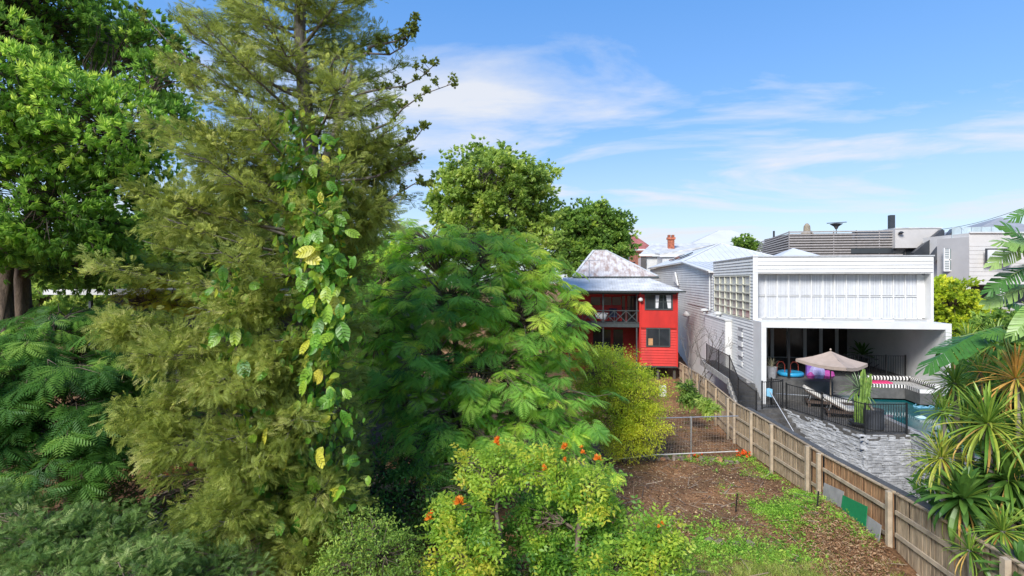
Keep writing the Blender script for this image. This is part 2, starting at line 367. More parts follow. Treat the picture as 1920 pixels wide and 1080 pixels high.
def tree(name, label, cat, base, trunks, lobes, tpl, leafm, barkm, seed, cl_per=60, lv_per=26, cl_r=.32, size=.14, droop=.15, flat=0.0,
         outward=.7, group=None, tr_r=.2, upj=.35, inner=.5, lump=.2, tw=.012, limb_r=.09, tintmu=.45, tints=.22, twigs=1.0, crown_kind=None, cut=-1, size_j=.3, spray=False):
    """base: ground point; trunks: list of point lists (world); lobes: (centre, (rx,ry,rz)[, tint shift])"""
    rng=np.random.RandomState(seed); th=thing(name, base, label, cat, group)
    wood=MB(); tops=[]
    for tp in trunks:
        n=len(tp); wood.tube(tp,[tr_r*(1-.6*i/(n-1)) for i in range(n)],8); tops+= [np.array(p) for p in tp[1:]]
    fo=Foliage(); tops=np.array(tops)
    vol=np.array([(l[1][0]*l[1][1]+l[1][0]*l[1][2]+l[1][1]*l[1][2])/3 for l in lobes])
    for li,l in enumerate(lobes):
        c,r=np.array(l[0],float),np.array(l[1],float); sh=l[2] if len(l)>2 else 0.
        n=max(6,int(cl_per*vol[li])); cc,dd=shell(c,r,n,rng,inner,lump,cut)
        k=np.argmin(np.linalg.norm(tops-c,axis=1)+np.maximum(0,tops[:,2]-c[2])*2); s0=tops[k]
        lp=branch_pts(s0,c,rng,6); wood.tube(lp,[limb_r*(1-.11*i) for i in range(6)],6); lp=np.array(lp)
        for p in cc[:int(len(cc)*min(1,twigs))]:
            q=lp[rng.randint(2,6)]; bp=branch_pts(q,p,rng,4,.06); wood.tube(bp,[tw*2.4,tw*1.7,tw,tw*.5],3,False)
        m=lv_per; N=len(cc)*m
        pos=np.repeat(cc,m,0)+rng.normal(0,cl_r*.5,(N,3))*np.array([1,1,.7 if flat<.5 else .38])
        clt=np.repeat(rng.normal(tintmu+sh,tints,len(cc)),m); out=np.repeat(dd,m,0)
        dirs=norm(rng.normal(size=(N,3)))
        if flat: dirs[:,2]*=(1-flat)
        dirs=norm(dirs+out*outward*np.array([1,1,1-flat*.6])+np.array([0,0,-droop]))
        if spray:   # each clump is one flat, slightly drooping spray of fronds fanned round the twig end
            h=dd*np.array([1,1,0])+rng.normal(0,.35,dd.shape)*np.array([1,1,0]); h=norm(h); nrm_=norm(np.array([0,0,1.])+h*rng.uniform(.25,.75,(len(cc),1))+rng.normal(0,.12,cc.shape))
            h=norm(h-nrm_*np.sum(h*nrm_,1,keepdims=True)); w_=np.cross(nrm_,h)
            an=np.tile(np.linspace(-1.75,1.75,m),len(cc))+rng.normal(0,.16,N)
            H_,W__,N_=[np.repeat(q,m,0) for q in (h,w_,nrm_)]
            dirs=H_*np.cos(an)[:,None]+W__*np.sin(an)[:,None]; st=rng.uniform(-.35,.45,N)[:,None]*cl_r
            pos=np.repeat(cc,m,0)+H_*st+dirs*cl_r*.08+N_*rng.normal(0,.02,(N,1)); sc=size*(1.08-.22*np.abs(an)/1.75)*(1+rng.uniform(-.12,.12,N))
            f_=tpl; R=frames(dirs,N_,rng.normal(0,.12,N)); V=(np.einsum('nk,mkj->mnj',f_[0],R)*sc[:,None,None]+pos[:,None,:]).reshape(-1,3); F=(f_[1][None]+(np.arange(N)*len(f_[0]))[:,None,None]).reshape(-1,3)
            T=np.repeat(np.clip(clt+rng.normal(0,.05,N),0,1),len(tpl[0])); fo.add(V,F,T); continue
        sc=size*(1+rng.uniform(-size_j,size_j,N))
        V,F=place(tpl,pos,dirs,sc,rng.normal(0,.5*(1-flat*.6),N),rng,upj*(1-flat*.5))
        T=np.repeat(np.clip(clt+rng.normal(0,.10,N),0,1),len(tpl[0])); fo.add(V,F,T)
    wood.build('trunk',barkm,th,smooth=True)
    fo.build('crown',leafm,th,crown_kind)
    return th
def PL(px,py,d,rx,rz,sh=0.,ry=None): return (P(px,py,d),(rx,ry or rx,rz),sh)

# ------------------------------------------------------------------ terrain
_gy = np.array([-400,0,12,17.5,21,26,34,46,60,90,600.]); _gz = np.array([.6,.6,.5,.2,-.2,-.8,-.9,-.6,1.2,2.2,3.])
def ground_z(x, y):
    z = np.interp(y,_gy,_gz)
    z = z + .06*math.sin(x*1.3+y*.7)+.05*math.sin(y*1.9-x*.6) if y<60 and x<7 else z
    # mound of soil and dead leaves against the fence
    m = math.exp(-(((x-6.5)/1.1)**2+((y-14.6)/2.3)**2)); z += .62*m
    if 7.3 < x < 18.5 and y < 28.5: z = -3.2
    return z
def make_ground():
    xs = sorted(set(list(np.arange(-14,7.2,.35))+[7.2,7.34,8,10,14,18.4,18.6,24,34,60,120,400]+[-20,-30,-60,-150,-400]))
    ys = sorted(set(list(np.arange(5,46,.4))+[-400,-60,0,28.4,28.6,50,56,64,76,100,180,600]))
    V=[(x,y,float(ground_z(x,y))) for y in ys for x in xs]; n=len(xs)
    F=[(j*n+i,j*n+i+1,(j+1)*n+i+1,(j+1)*n+i) for j in range(len(ys)-1) for i in range(n-1)]
    me=bpy.data.meshes.new('ground'); me.from_pydata(V,[],F); me.materials.append(soil_m)
    me.polygons.foreach_set('use_smooth',[True]*len(F))
    o=bpy.data.objects.new('ground',me); COL.objects.link(o); o['kind']='structure'
make_ground()

# ------------------------------------------------------------------ boarded walls
def boards(parent, m, o, u, W_, z0, z1, bh=.17, holes=(), top=None, name='weatherboards', nrm=None, proud=.045):
    """lapped boards on the vertical plane through o (x,y) along unit u; outward normal nrm; holes (u0,u1,z0,z1)"""
    u=Vector((u[0],u[1],0)).normalized(); nr=Vector((nrm[0],nrm[1],0)).normalized(); o=Vector((o[0],o[1],0)); mb=MB()
    z=z0
    while z<z1-.01:
        zt=min(z+bh,z1); segs=[(0,W_)]
        if top:
            us=[i*W_/160 for i in range(161) if top(i*W_/160)>=(z+zt)/2]
            segs=[(min(us),max(us))] if us else []
        for h in holes:
            if h[2]<zt-.02 and h[3]>z+.02:
                ns=[]
                for a,b in segs:
                    if h[0]>a: ns.append((a,min(b,h[0])))
                    if h[1]<b: ns.append((max(a,h[1]),b))
                segs=[s for s in ns if s[1]-s[0]>.02]
        for a,b in segs:
            p=o+u*a; q=o+u*b; e=Vector((0,0,1)); k=.004
            vs=[p+nr*proud+e*(z+k),q+nr*proud+e*(z+k),q+nr*k+e*zt,p+nr*k+e*zt,p+e*(z+k),q+e*(z+k),q+e*zt,p+e*zt]
            mb.add(vs,[(0,1,2,3),(0,4,5,1),(3,2,6,7),(0,3,7,4),(1,5,6,2)])
        z=zt
    if mb.v: return mb.build(name,m,parent,kind='stuff')
def frame_rect(mb, o, u, nr, u0, u1, z0, z1, w=.07, dep=.06):
    """a window surround standing proud of the wall plane"""
    u=Vector((u[0],u[1],0)); nr=Vector((nr[0],nr[1],0)); o=Vector((o[0],o[1],0))
    def bar(a,b,c,d):
        vs=[]
        for n0 in (-.02,dep):
            for uu,zz in ((a,c),(b,c),(b,d),(a,d)): vs.append(o+u*uu+nr*n0+Vector((0,0,zz)))
        mb.add(vs,[(3,2,1,0),(4,5,6,7),(0,1,5,4),(1,2,6,5),(2,3,7,6),(3,0,4,7)])
    bar(u0-w,u1+w,z1,z1+w); bar(u0-w,u1+w,z0-w,z0); bar(u0-w,u0,z0,z1); bar(u1,u1+w,z0,z1)
    return bar
def rail(name, label, cat, pts, zs, h=1.2, sp=.11, posts=None, group=None):
    """balustrade along pts (x,y) with floor heights zs"""
    th=thing(name,(pts[0][0],pts[0][1],zs[0]),label,cat,group)
    bm_=bpy.data.meshes.new('baluster'); 
    t=MB().box((-.008,-.008,0),(.008,.008,1)); bm_.from_pydata(t.v,[],t.f); bm_.materials.append(black)
    for i in range(len(pts)-1):
        p=Vector((*pts[i],zs[i])); q=Vector((*pts[i+1],zs[i+1])); L=(q-p).length; n=max(2,int(L/sp))
        mb=MB(); mb.beam(p+Vector((0,0,h)),q+Vector((0,0,h)),.04,.03); mb.build('top_rail',black,th)
        mb=MB(); mb.beam(p+Vector((0,0,.08)),q+Vector((0,0,.08)),.03,.03); mb.build('bottom_rail',black,th)
        for k in range(1,n):
            c=p.lerp(q,k/n); mesh_inst('baluster',bm_,c+Vector((0,0,.08)),(0,0,0),(1,1,h-.08),th)
    for i,p in enumerate(pts):
        MB().box((p[0]-.03,p[1]-.03,zs[i]),(p[0]+.03,p[1]+.03,zs[i]+h+.06)).build('post',black,th)
    return th

# ------------------------------------------------------------------ the white house
X0, X1, YF, YB, YT = 8.77, 17.42, 29.45, 38.3, 28.14
def white_house():
    H=thing('white_house',(13,34,0),'modern white weatherboard house with a long curtained upper window above an open poolside terrace','house')
    # upper storey front
    wl=onY(1420.6,560,YF).x; wr=onY(1746,560,YF).x; wz0,wz1=4.98,7.33; top=8.26; bot=4.9
    mb=MB()
    mb.box((X0+.02,YF+.02,wz1),(X1,YF+.25,top-.02)); mb.box((X0+.02,YF+.02,bot+.002),(X1,YF+.25,wz0)); mb.box((X0+.02,YF+.02,wz0),(wl,YF+.5,wz1)); mb.box((wr,YF+.02,wz0),(X1,YF+.5,wz1))
    mb.box((X1-.25,YF+.52,bot+.002),(X1,YB,top-.02)); mb.box((X0+.27,YB-.2,bot+.002),(X1-.26,YB-.02,top-.3))
    mb.box((X0+.27,YF+.53,7.65),(X1-.27,YB-.22,7.8))
    mb.build('upper_wall',white,H)
    boards(H,white,(X0+.05,YF+.02),(1,0),X1-X0-.1,wz1+.06,top-.1,.19,nrm=(0,-1))
    MB().box((X0-.02,YF-.03,top-.06),(X1+.03,YB,top)).build('parapet_cap',mat('pale_grey_cap',(.5,.51,.52),.5),H)
    MB().box((X0-.012,YF-.012,bot),(X0+.24,YF+.018,wz1+1)).build('corner_trim',white,H)
    # long window: 14 bays, two rows
    wy=YF+.50; F=MB().box((wl,wy+.02,wz0),(wr,wy+.06,wz0+.05)).box((wl,wy+.02,wz1-.05),(wr,wy+.06,wz1)).build('window',white,H)
    n=14; bw=(wr-wl-.35)/n; zm=wz0+(wz1-wz0)*.5
    pane=bpy.data.meshes.new('pane'); t=MB().box((0.02,0,0.02),(bw-.02,.012,(wz1-wz0)/2-.03)); pane.from_pydata(t.v,[],t.f); pane.materials.append(mat('sheer_behind_glass',(.60,.61,.625),.12,.035,2.,0,1,0,.35))
    for i in range(n):
        for r_ in (0,1):
            mesh_inst('pane',pane,(wl+i*bw,wy+.05,(wz0,zm)[r_]+.03),parent=F)
    mu=MB()
    for i in range(n+1): mu.box((wl+i*bw-.028,wy-.02,wz0+.05),(wl+i*bw+.028,wy+.055,wz1-.05))
    mu.box((wl+.03,wy-.005,zm-.022),(wl+n*bw,wy+.05,zm+.022)); mu.build('mullion',white,F)
    # curtain pleats in front of each pane read as fine vertical folds
    cu=MB(); rr=random.Random(4)
    for i in range(n):
        k=6 if i<7 else 4
        for j in range(k):
            x=wl+i*bw+.06+(bw-.12)*(j+rr.uniform(.2,.8))/k; w=rr.uniform(.006,.018)
            cu.box((x-w,wy+.040,wz0+.06),(x+w,wy+.049,wz1-.07))
    cu.build('curtain',mat('curtain_fold',(.47,.48,.50),.8,.1),F)
    mb=MB().box((wl+n*bw+.03,wy+.03,wz0+.05),(wr,wy+.06,wz1-.05)); mb.build('side_panel',white,H)
    mb=MB(); 
    for a,b in ((.2,2.4),(3.1,5.6),(6.6,8.1)): mb.box((wl+a,YF-.01,wz0-.035),(wl+b,YF+.02,wz0-.005))
    mb.build('sill_channel',mat('sill_metal',(.45,.45,.44),.5),H)
    # upper storey side, facing the fence, with a gridded window
    wy0=onX(1406,560,X0).y; wy1=onX(1340,560,X0).y; sz0,sz1=4.92,7.2
    mb=MB().box((X0+.03,YF+.27,bot),(X0+.25,wy0,top-.02)).box((X0+.03,wy0,sz1),(X0+.25,YB,top-.02)).box((X0+.03,wy1,bot),(X0+.25,YB,sz1)); mb.build('side_wall',offwhite,H)
    boards(H,offwhite,(X0+.03,YF+.02),(0,1),YB-YF-.04,bot+.02,top-.08,.17,holes=[(wy0-YF-.03,wy1-YF+.03,sz0-.03,sz1+.03)],nrm=(-1,0))
    S=MB(); fr=frame_rect(S,(X0+.03,YF),(0,1),(-1,0),wy0-YF,wy1-YF,sz0,sz1,.05,.05)
    nc,nr_=6,5
    for i in range(1,nc): u=wy0-YF+(wy1-wy0)*i/nc; fr(u-.035,u+.035,sz0,sz1)
    for j in range(1,nr_): z=sz0+(sz1-sz0)*j/nr_; fr(wy0-YF,wy1-YF,z-.03,z+.03)
    S=S.build('window',cream,H,label='cream gridded window on the side wall')
    cw,ch=(wy1-wy0)/nc,(sz1-sz0)/nr_
    me=bpy.data.meshes.new('pane'); t=MB().box((0,.036,.03),(.012,cw-.036,ch-.031)); me.from_pydata(t.v,[],t.f); me.materials.append(mat('frosted_pane',(.46,.46,.42),.2,.12,1.5))
    for i in range(nc):
        for j in range(nr_): mesh_inst('pane',me,(X0+.06,wy0+i*cw,sz0+j*ch),parent=S)
    # lower storey side wall
    mb=MB().box((X0+.03,YF+.02,-.9),(X0+.28,YB+2,bot-.002)); mb.build('lower_side_wall',white,H)
    niche0,niche1=onX(1392.5,650,X0).y,onX(1384,650,X0).y
    boards(H,white,(X0+.03,YF+.02),(0,1),YB-YF,-.8,bot-.02,.17,holes=[(niche0-YF,niche1-YF,2.1,4.3)],nrm=(-1,0))
    g=MB().box((X0-.004,niche0,2.1),(X0+.028,niche1,4.3)).build('window',mat('grey_recess',(.30,.31,.32),.5),H,label='tall narrow louvred window by the stairs')
    for k in range(4):
        MB().box((X0-.05,niche0,2.15+k*.55),(X0-.006,niche1,2.42+k*.55)).build('louvre',white,g)
    pb0=onX(1372,640,X0).y
    MB().box((X0-.35,pb0,1.0),(X0-.005,YB+.6,4.55)).build('side_bay',white,H)
    boards(H,white,(X0-.355,pb0),(0,1),YB+.6-pb0,1.05,4.5,.17,nrm=(-1,0))
    MB().box((X0-.42,pb0-.06,4.55),(X0-.003,YB+.7,4.62)).build('bay_cap',greyboard,H)
    # projecting terrace frame
    mb=MB(); mb.box((X0,YT,4.62),(X1,YF+.0,4.9)); mb.build('slab_edge',white,H)
    MB().box((X0+.3,YF+.03,4.66),(X1-.28,37.9,4.86)).build('terrace_ceiling',offwhite,H)
    MB().box((X0,YT,.6),(X0+.24,YF,4.617)).build('terrace_pier',white,H)
    MB().box((X1-.26,YT,.4),(X1,YB,4.617)).build('terrace_wall',white,H,label='long white side wall of the terrace')
    # back wall with glazed doors
    mb=MB().box((X0+.3,37.9,1.8),(X1-.28,38.1,4.617)); mb.build('back_wall',offwhite,H)
    xs=[onY(p,640,37.9).x for p in (1436,1447,1477,1508,1538,1567.7,1595)]
    for a,b in zip(xs[:-1],xs[1:]):
        g=MB().box((a+.1,37.84,1.85),(b-.1,37.87,4.5)).build('glass_door',mat('terrace_door_glass',(.05,.035,.028),.12,.5,.9,0,1,0,.5,col2=(.02,.018,.016)),H)
        f=MB().box((a-.0,37.78,1.8),(a+.1,37.89,4.6)).box((b-.1,37.78,1.8),(b-.003,37.89,4.6)).box((a+.1,37.8,4.5),(b-.1,37.89,4.6)).build('door_frame',offwhite,g)
    MB().box((13.0,37.0,4.5),(13.08,37.08,4.66)).lathe((10.9,30.4,4.2),[(.04,0),(.05,.35),(.01,.42)],8).build('pendant_lamp',mat('opal_glass',(.7,.7,.68),.3),H)
    # terrace floor and low wall facing the deck
    MB().prism([(X0+.3,29.25),(12.6,29.25),(12.6,30.9),(X1-.27,30.9),(X1-.27,37.9),(X0+.3,37.9)],.3,1.8).build('terrace_floor',charcoal,H)
    px=onY(1479,650,29.9).x
    MB().box((px-.05,29.85,1.8),(px+.05,29.95,4.62)).build('post',black,H)
    # vents on the side bay
    for p in (1346,1321):
        c=onX(p,588,X0-.2); MB().lathe((c.x,c.y,4.62),[(.12,0),(.12,.14),(.27,.17),(.27,.27),(.10,.33)],12).build('roof_vent',offwhite,H)
    MB().box((wl+n*bw+.35,wy-.0,wz0+.3),(wl+n*bw+.36,wy+.01,wz0+.9)).build('blind_cord',offwhite,H)
white_house()

def old_wing():
    H=thing('weatherboard_cottage',(13,50,0),'old pale grey weatherboard cottage with a white hipped iron roof joined behind the white house','house')
    eave=8.45; Y1=74.
    def top(u):
        y=YB+.1+u; return 7.48+(y-YB)/(48.5-YB)*.97 if y<48.5 else eave
    L=Y1-YB
    m=MB(); m.solid([(X0+.03,YB+.05,-1),(X0+.03,Y1,-1),(X0+.03,Y1,eave),(X0+.03,48.5,eave),(X0+.03,YB+.05,7.48)],(.25,0,0)).build('wall',greyboard,H)
    boards(H,greyboard,(X0+.03,YB+.1),(0,1),L-.1,-.8,8.5,.2,top=top,nrm=(-1,0),proud=.05)
    # band across the wall, white eave, downpipe
    MB().box((X0-.05,YB+.1,5.0),(X0-.0,YB+9,5.12)).build('wall_band',offwhite,H)
    m=MB(); m.beam((X0-.15,YB-.1,7.55),(X0-.15,48.5,8.53),.3,.1); m.beam((X0-.15,48.5,8.53),(X0-.15,Y1,8.53),.3,.1); m.build('eave',white,H)
    MB().tube([(X0-.1,YB+.5,7.6),(X0-.1,YB+.5,4.9)],.05,6).build('downpipe',offwhite,H)
    ap=(13.2,54.7,10.6); bk=(13.2,68,10.6)
    e=8.6
    vs=[(X0-.3,48.5,e),(17.8,48.5,e),(17.8,Y1,e),(X0-.3,Y1,e),ap,bk,(X0-.3,YB+.05,7.62),(17.8,YB+.05,7.62)]
    fs=[(0,1,4),(1,2,5,4),(2,3,5),(3,0,4,5),(6,7,1,0)]
    MB().add(vs,fs).build('roof',whiteroof,H)
    m=MB()
    for a,b in ((ap,bk),(vs[0],ap),(vs[1],ap),(vs[0],vs[6])): m.beam(Vector(a)+Vector((0,0,.03)),Vector(b)+Vector((0,0,.03)),.22,.06)
    m.build('ridge_cap',white,H)
    # roof sheet ribs
    m=MB()
    for k in range(1,19):
        x=X0-.3+k*(18.1-X0)/19; m.beam((x,YB+.06,7.645),(x,48.5,8.62),.03,.03)
        t=1-abs(x-13.25)/4.6
        m.beam((x,48.5,8.62),(x,48.5+6.2*t,8.62+2*t),.03,.03)
    m.build('roof_rib',mat('roof_rib_white',(.6,.61,.62),.5),H,kind='stuff')
    # skylights seen edge on along the left slope
    for y in (56,60.5):
        MB().solid([(9.6,y,9.2),(10.9,y,9.75),(10.9,y+2.6,9.75),(9.6,y+2.6,9.2)],(-.03,0,.1)).build('skylight',glass,H)
    # small pyramid roof standing behind the parapet
    c=P(1487,465,40); b=7.95
    vs=[(c.x-3,c.y-3,b),(c.x+3.2,c.y-3,b),(c.x+3.2,c.y+3,b),(c.x-3,c.y+3,b),(c.x,c.y,c.z)]
    MB().add(vs,[(0,1,4),(1,2,4),(2,3,4),(3,0,4),(3,2,1,0)]).build('upper_roof',whiteroof,H)
    MB().box((c.x-2.6,c.y-2.6,7.62),(c.x+2.8,c.y+2.6,b-.01)).build('upper_wall',greyboard,H)
    # white triangular bracket on the wall beside the red house
    c=onX(1268,525,X0-.1)
    MB().solid([(c.x,c.y-1.3,c.z-.5),(c.x,c.y+1.6,c.z+.1),(c.x,c.y+.2,c.z+.75)],(-.12,0,0)).build('wall_fin',white,H)
    c=onX(1291,588,X0-.05); MB().lathe((c.x-.2,c.y,c.z-.25),[(.05,0),(.28,.08),(.28,.2),(.05,.45)],10).build('satellite_dish',white,H)
old_wing()

# ------------------------------------------------------------------ the red house
def red_house():
    Y=42.; xr=7.05; xm=onY(1199,600,Y).x; xl=-1.8
    H=thing('red_house',(3,45,-.8),'two storey red weatherboard house with an upstairs verandah and rusty hipped roof','house')
    zt=6.2; zb=.42; zf=onY(1160,607,Y).z
    m=MB().box((xm,Y+.02,zb),(xr,Y+6,zt)); m.build('wall',redpaint,H)
    u0,u1=[onY(p,560,Y).x-xm for p in (1211,1259)]; uz=(onY(1230,579,Y).z,onY(1230,553,Y).z)
    l0,l1=[onY(p,560,Y).x-xm for p in (1213.5,1254.5)]; lz=(onY(1230,648,Y).z,onY(1230,617,Y).z)
    hol=[(u0,u1,*uz),(l0,l1,*lz)]
    boards(H,redpaint,(xm,Y+.02),(1,0),xr-xm,zb,3.25,.2,holes=hol,nrm=(0,-1),proud=.06)
    MB().box((xm,Y-.02,3.26),(xr,Y+.02,3.34)).build('belt_course',darkred,H)
    MB().box((xm,Y-.005,3.35),(xr,Y+.018,uz[0]-.09)).build('flat_panel',redpaint,H)
    for (a,b,(c,d),lab) in ((u0,u1,uz,'upper window with three dark framed lights'),(l0,l1,lz,'lower window with dark frame')):
        f=MB(); bar=frame_rect(f,(xm,Y),(1,0),(0,-1),a,b,c,d,.09,.06)
        if lab[0]=='u':
            for k in (.36,.68): bar(a+(b-a)*k-.035,a+(b-a)*k+.035,c,d)
            bar(a+(b-a)*.36,b,(c+d)/2-.025,(c+d)/2+.025)
        else: bar(a+(b-a)*.55-.03,a+(b-a)*.55+.03,c,d)
        f=f.build('window',housetrim,H,label=lab)
        MB().box((xm+a,Y-.03,c),(xm+b,Y-.01,d)).build('pane',glass,f)
        if lab[0]=='u':
            for q,r_ in ((.38,.48),(.86,.98)):
                MB().solid([(xm+a+(b-a)*q,Y-.034,c+.05),(xm+a+(b-a)*r_,Y-.034,c+.05),(xm+a+(b-a)*(r_+.04 if q<.5 else r_),Y-.034,d-.02),(xm+a+(b-a)*(q if q<.5 else q-.08),Y-.034,d-.02)],(0,-.012,0)).build('curtain',curtain,f)
        else:
            MB().box((xm+a+.08,Y-.05,c+.02),(xm+a+.42,Y-.034,c+.55)).build('cardboard',mat('cardboard',(.5,.28,.13),.8),f)
    # corner boards
    for x in (xm,xr-.1): MB().box((x,Y-.065,zb-.05),(x+.1,Y-.0425,zt)).build('corner_board',redpaint,H)
    MB().box((xm-.02,Y-.03,zb-.12),(xr+.02,Y+6,zb-.01)).build('bearer',housetrim,H)
    for x in (xm+.2,(xm+xr)/2,xr-.2): MB().box((x-.09,Y+.3,-1),(x+.09,Y+.48,zb-.12)).build('stump',mat('stump_timber',(.09,.08,.07),.8),H)
    for x in (xm+.2,xr-.2): MB().box((x-.09,Y+4,-1),(x+.09,Y+4.2,zb-.12)).build('stump',mat('stump_timber',(.09,.08,.07),.8),H)
    # recessed verandah
    MB().box((xl,Y+2.6,zf),(xm-.02,Y+2.8,zt)).build('back_wall',redpaint,H)
    MB().box((xl,Y+2.6,-.6),(xm-.02,Y+2.8,zf-.25)).build('lower_back_wall',darkred,H)
    MB().box((xl,Y+.0,zf-.22),(xm-.02,Y+2.6,zf)).build('verandah_floor',housetrim,H)
    MB().box((xl,Y-.04,zf-.26),(xm-.02,Y-.005,zf+.03)).build('floor_fascia',housetrim,H)
    MB().box((xl,Y-.02,zt-.3),(xr+.05,Y+.0,zt-.02)).build('verandah_beam',housetrim,H)
    for p in (1068,1131,1194):
        x=onY(p,580,Y).x; MB().box((x-.05,Y+.02,zf),(x+.05,Y+.12,zt-.02)).build('post',housetrim,H); MB().box((x-.05,Y+.02,-.8),(x+.05,Y+.12,zf-.22)).build('post',housetrim,H)
    R=MB().box((xl,Y+.0,zf+.98),(xm-.02,Y+.09,zf+1.04)).box((xl,Y+.02,zf+.08),(xm-.02,Y+.07,zf+.13)).build('balustrade',housetrim,H)
    xs=[onY(p,590,Y).x for p in (1072,1092,1112,1131,1152,1174,1196)]
    for a,b in zip(xs[:-1],xs[1:]):
        MB().box((a-.02,Y+.025,zf+.13),(a+.02,Y+.065,zf+.98)).build('baluster',housetrim,R)
        MB().beam((a+.03,Y+.04,zf+.15),(b-.03,Y+.04,zf+.97),.03,.05).beam((a+.03,Y+.055,zf+.97),(b-.03,Y+.055,zf+.15),.03,.05).build('cross_brace',housetrim,R)
    # dark window band and door in the back wall
    for p,q,y0,y1 in ((1108,1126,557,572),(1128,1146,557,572),(1148,1164,557,572),(1166,1172,555,606),(1176,1193,555,606)):
        a=onY(p,y1,Y+2.6); b=onY(q,y0,Y+2.6)
        MB().box((a.x,Y+2.54,max(zf,a.z)),(b.x,Y+2.59,b.z)).build('window' if y1<600 else 'door',glass,H)
    for p,q in ((1112,1145),(1150,1168)):
        a=onY(p,650,Y+2.6); b=onY(q,618,Y+2.6); MB().box((a.x,Y+2.54,0),(b.x,Y+2.59,b.z)).build('door',glass,H)
    # roofs: verandah skirt and the hipped roof
    e0=6.18; e1=7.2
    vs=[(xl,Y-.6,e0),(xr+.35,Y-.6,e0),(5.2,Y+3.2,e1),(xl,Y+3.2,e1),(xr+.35,Y+9,e0),(5.2,Y+9,e1)]
    MB().add(vs,[(0,1,2,3),(1,4,5,2)]).build('verandah_roof',tin,H)
    m=MB()
    x=xl
    while x<xr+.3:
        t=max(0,min(1,(xr+.35-x)/2.2)); m.beam((x,Y-.58,e0+.02),(x,Y-.6+3.8*t,e0+.02+1.02*t),.03,.03,(0,0,1)); x+=.22
    m.build('roof_rib',tin,H,kind='stuff')
    MB().beam((xl,Y-.66,e0-.06),(xr+.4,Y-.66,e0-.06),.12,.14).beam((xr+.42,Y-.7,e0-.06),(xr+.42,Y+9,e0-.06),.12,.14).build('gutter',housetrim,H)
    xA,xB=onY(1075,521,Y+3.2).x,onY(1233,521,Y+3.2).x; zA=7.3
    r0=onY(1113,470,Y+8); r1=onY(1137,470,Y+8)
    vs=[(xA,Y+3.1,zA),(xB,Y+3.1,zA),(xB,Y+13,zA),(xA,Y+13,zA),(r0.x,Y+8,r0.z),(r1.x,Y+8,r1.z)]
    MB().add(vs,[(0,1,5,4),(1,2,5),(2,3,4,5),(3,0,4)]).build('hip_roof',rust,H)
    m=MB(); f0,f1=Vector(vs[0]),Vector(vs[1]); t0,t1=Vector(vs[4]),Vector(vs[5]); k=0
    for i in range(1,34):
        s=i/34; x=xA+(xB-xA)*s; p=Vector((x,Y+3.1,zA+.015))
        if x<t0.x: t=(x-xA)/(t0.x-xA)
        elif x>t1.x: t=(xB-x)/(xB-t1.x)
        else: t=1
        m.beam(p,(x,Y+3.1+4.9*t,zA+.015+(r0.z-zA)*t),.035,.03)
    m.build('roof_rib',rust,H,kind='stuff')
    m=MB()
    for a,b in ((t0,t1),(f0,t0),(f1,t1)): m.beam(a+Vector((0,0,.03)),b+Vector((0,0,.03)),.2,.06)
    m.build('ridge_cap',tin,H)
    MB().box((xA-.05,Y+2.98,zA-.16),(xB+.1,Y+3.08,zA-.01)).build('gutter',housetrim,H)
    g=onY(1201,562,Y-.1); MB().lathe((g.x,g.y-.1,g.z-.15),[(.06,0),(.17,.1),(.17,.22),(.05,.32)],8).build('wall_lamp',white,H)
    # aerial
    A=thing('roof_aerial',onY(1105,516,Y+3),'thin television aerial rising from the front of the rusty roof','aerial')
    a=onY(1105,524,Y+3.); b=onY(1105,488,Y+3.)
    MB().tube([a,b],.03,5).build('mast',steel,A); MB().tube([b+Vector((-.75,0,-.05)),b+Vector((.9,0,.0))],.018,4).build('boom',steel,A)
    # table with a white cloth on the verandah
    t=onY(1127,595,Y+1.2)
    T=thing('verandah_table',(t.x,Y+1.2,zf),'small table draped with a white cloth on the red house verandah','table')
    MB().box((t.x-.55,Y+.9,zf+.72),(t.x+.55,Y+1.5,zf+.76)).build('tabletop',white,T)
    MB().solid([(t.x-.5,Y+.88,zf+.7),(t.x+.5,Y+.88,zf+.7),(t.x+.3,Y+.86,zf+.25),(t.x-.35,Y+.86,zf+.35)],(0,-.01,0)).build('tablecloth',white,T)
    for sx in (-.45,.45): MB().box((t.x+sx-.02,Y+1.18,zf),(t.x+sx+.02,Y+1.22,zf+.72)).build('leg',housetrim,T)
    t=onY(1150,590,Y+1.6)
    c=thing('verandah_chair',(t.x,Y+1.6,zf),'dark navy chair behind the cross braced verandah railing','chair')
    MB().box((t.x-.3,Y+1.4,zf+.4),(t.x+.3,Y+1.9,zf+.48)).build('seat',mat('navy',(.02,.03,.07),.7),c)
    MB().box((t.x-.3,Y+1.86,zf+.48),(t.x+.3,Y+1.93,zf+1.1)).build('backrest',mat('navy',(.02,.03,.07),.7),c)
    for sx in (-.26,.26):
        for sy in (1.45,1.85): MB().box((t.x+sx-.02,Y+sy-.02,zf),(t.x+sx+.02,Y+sy+.02,zf+.4)).build('leg',housetrim,c)
red_house()

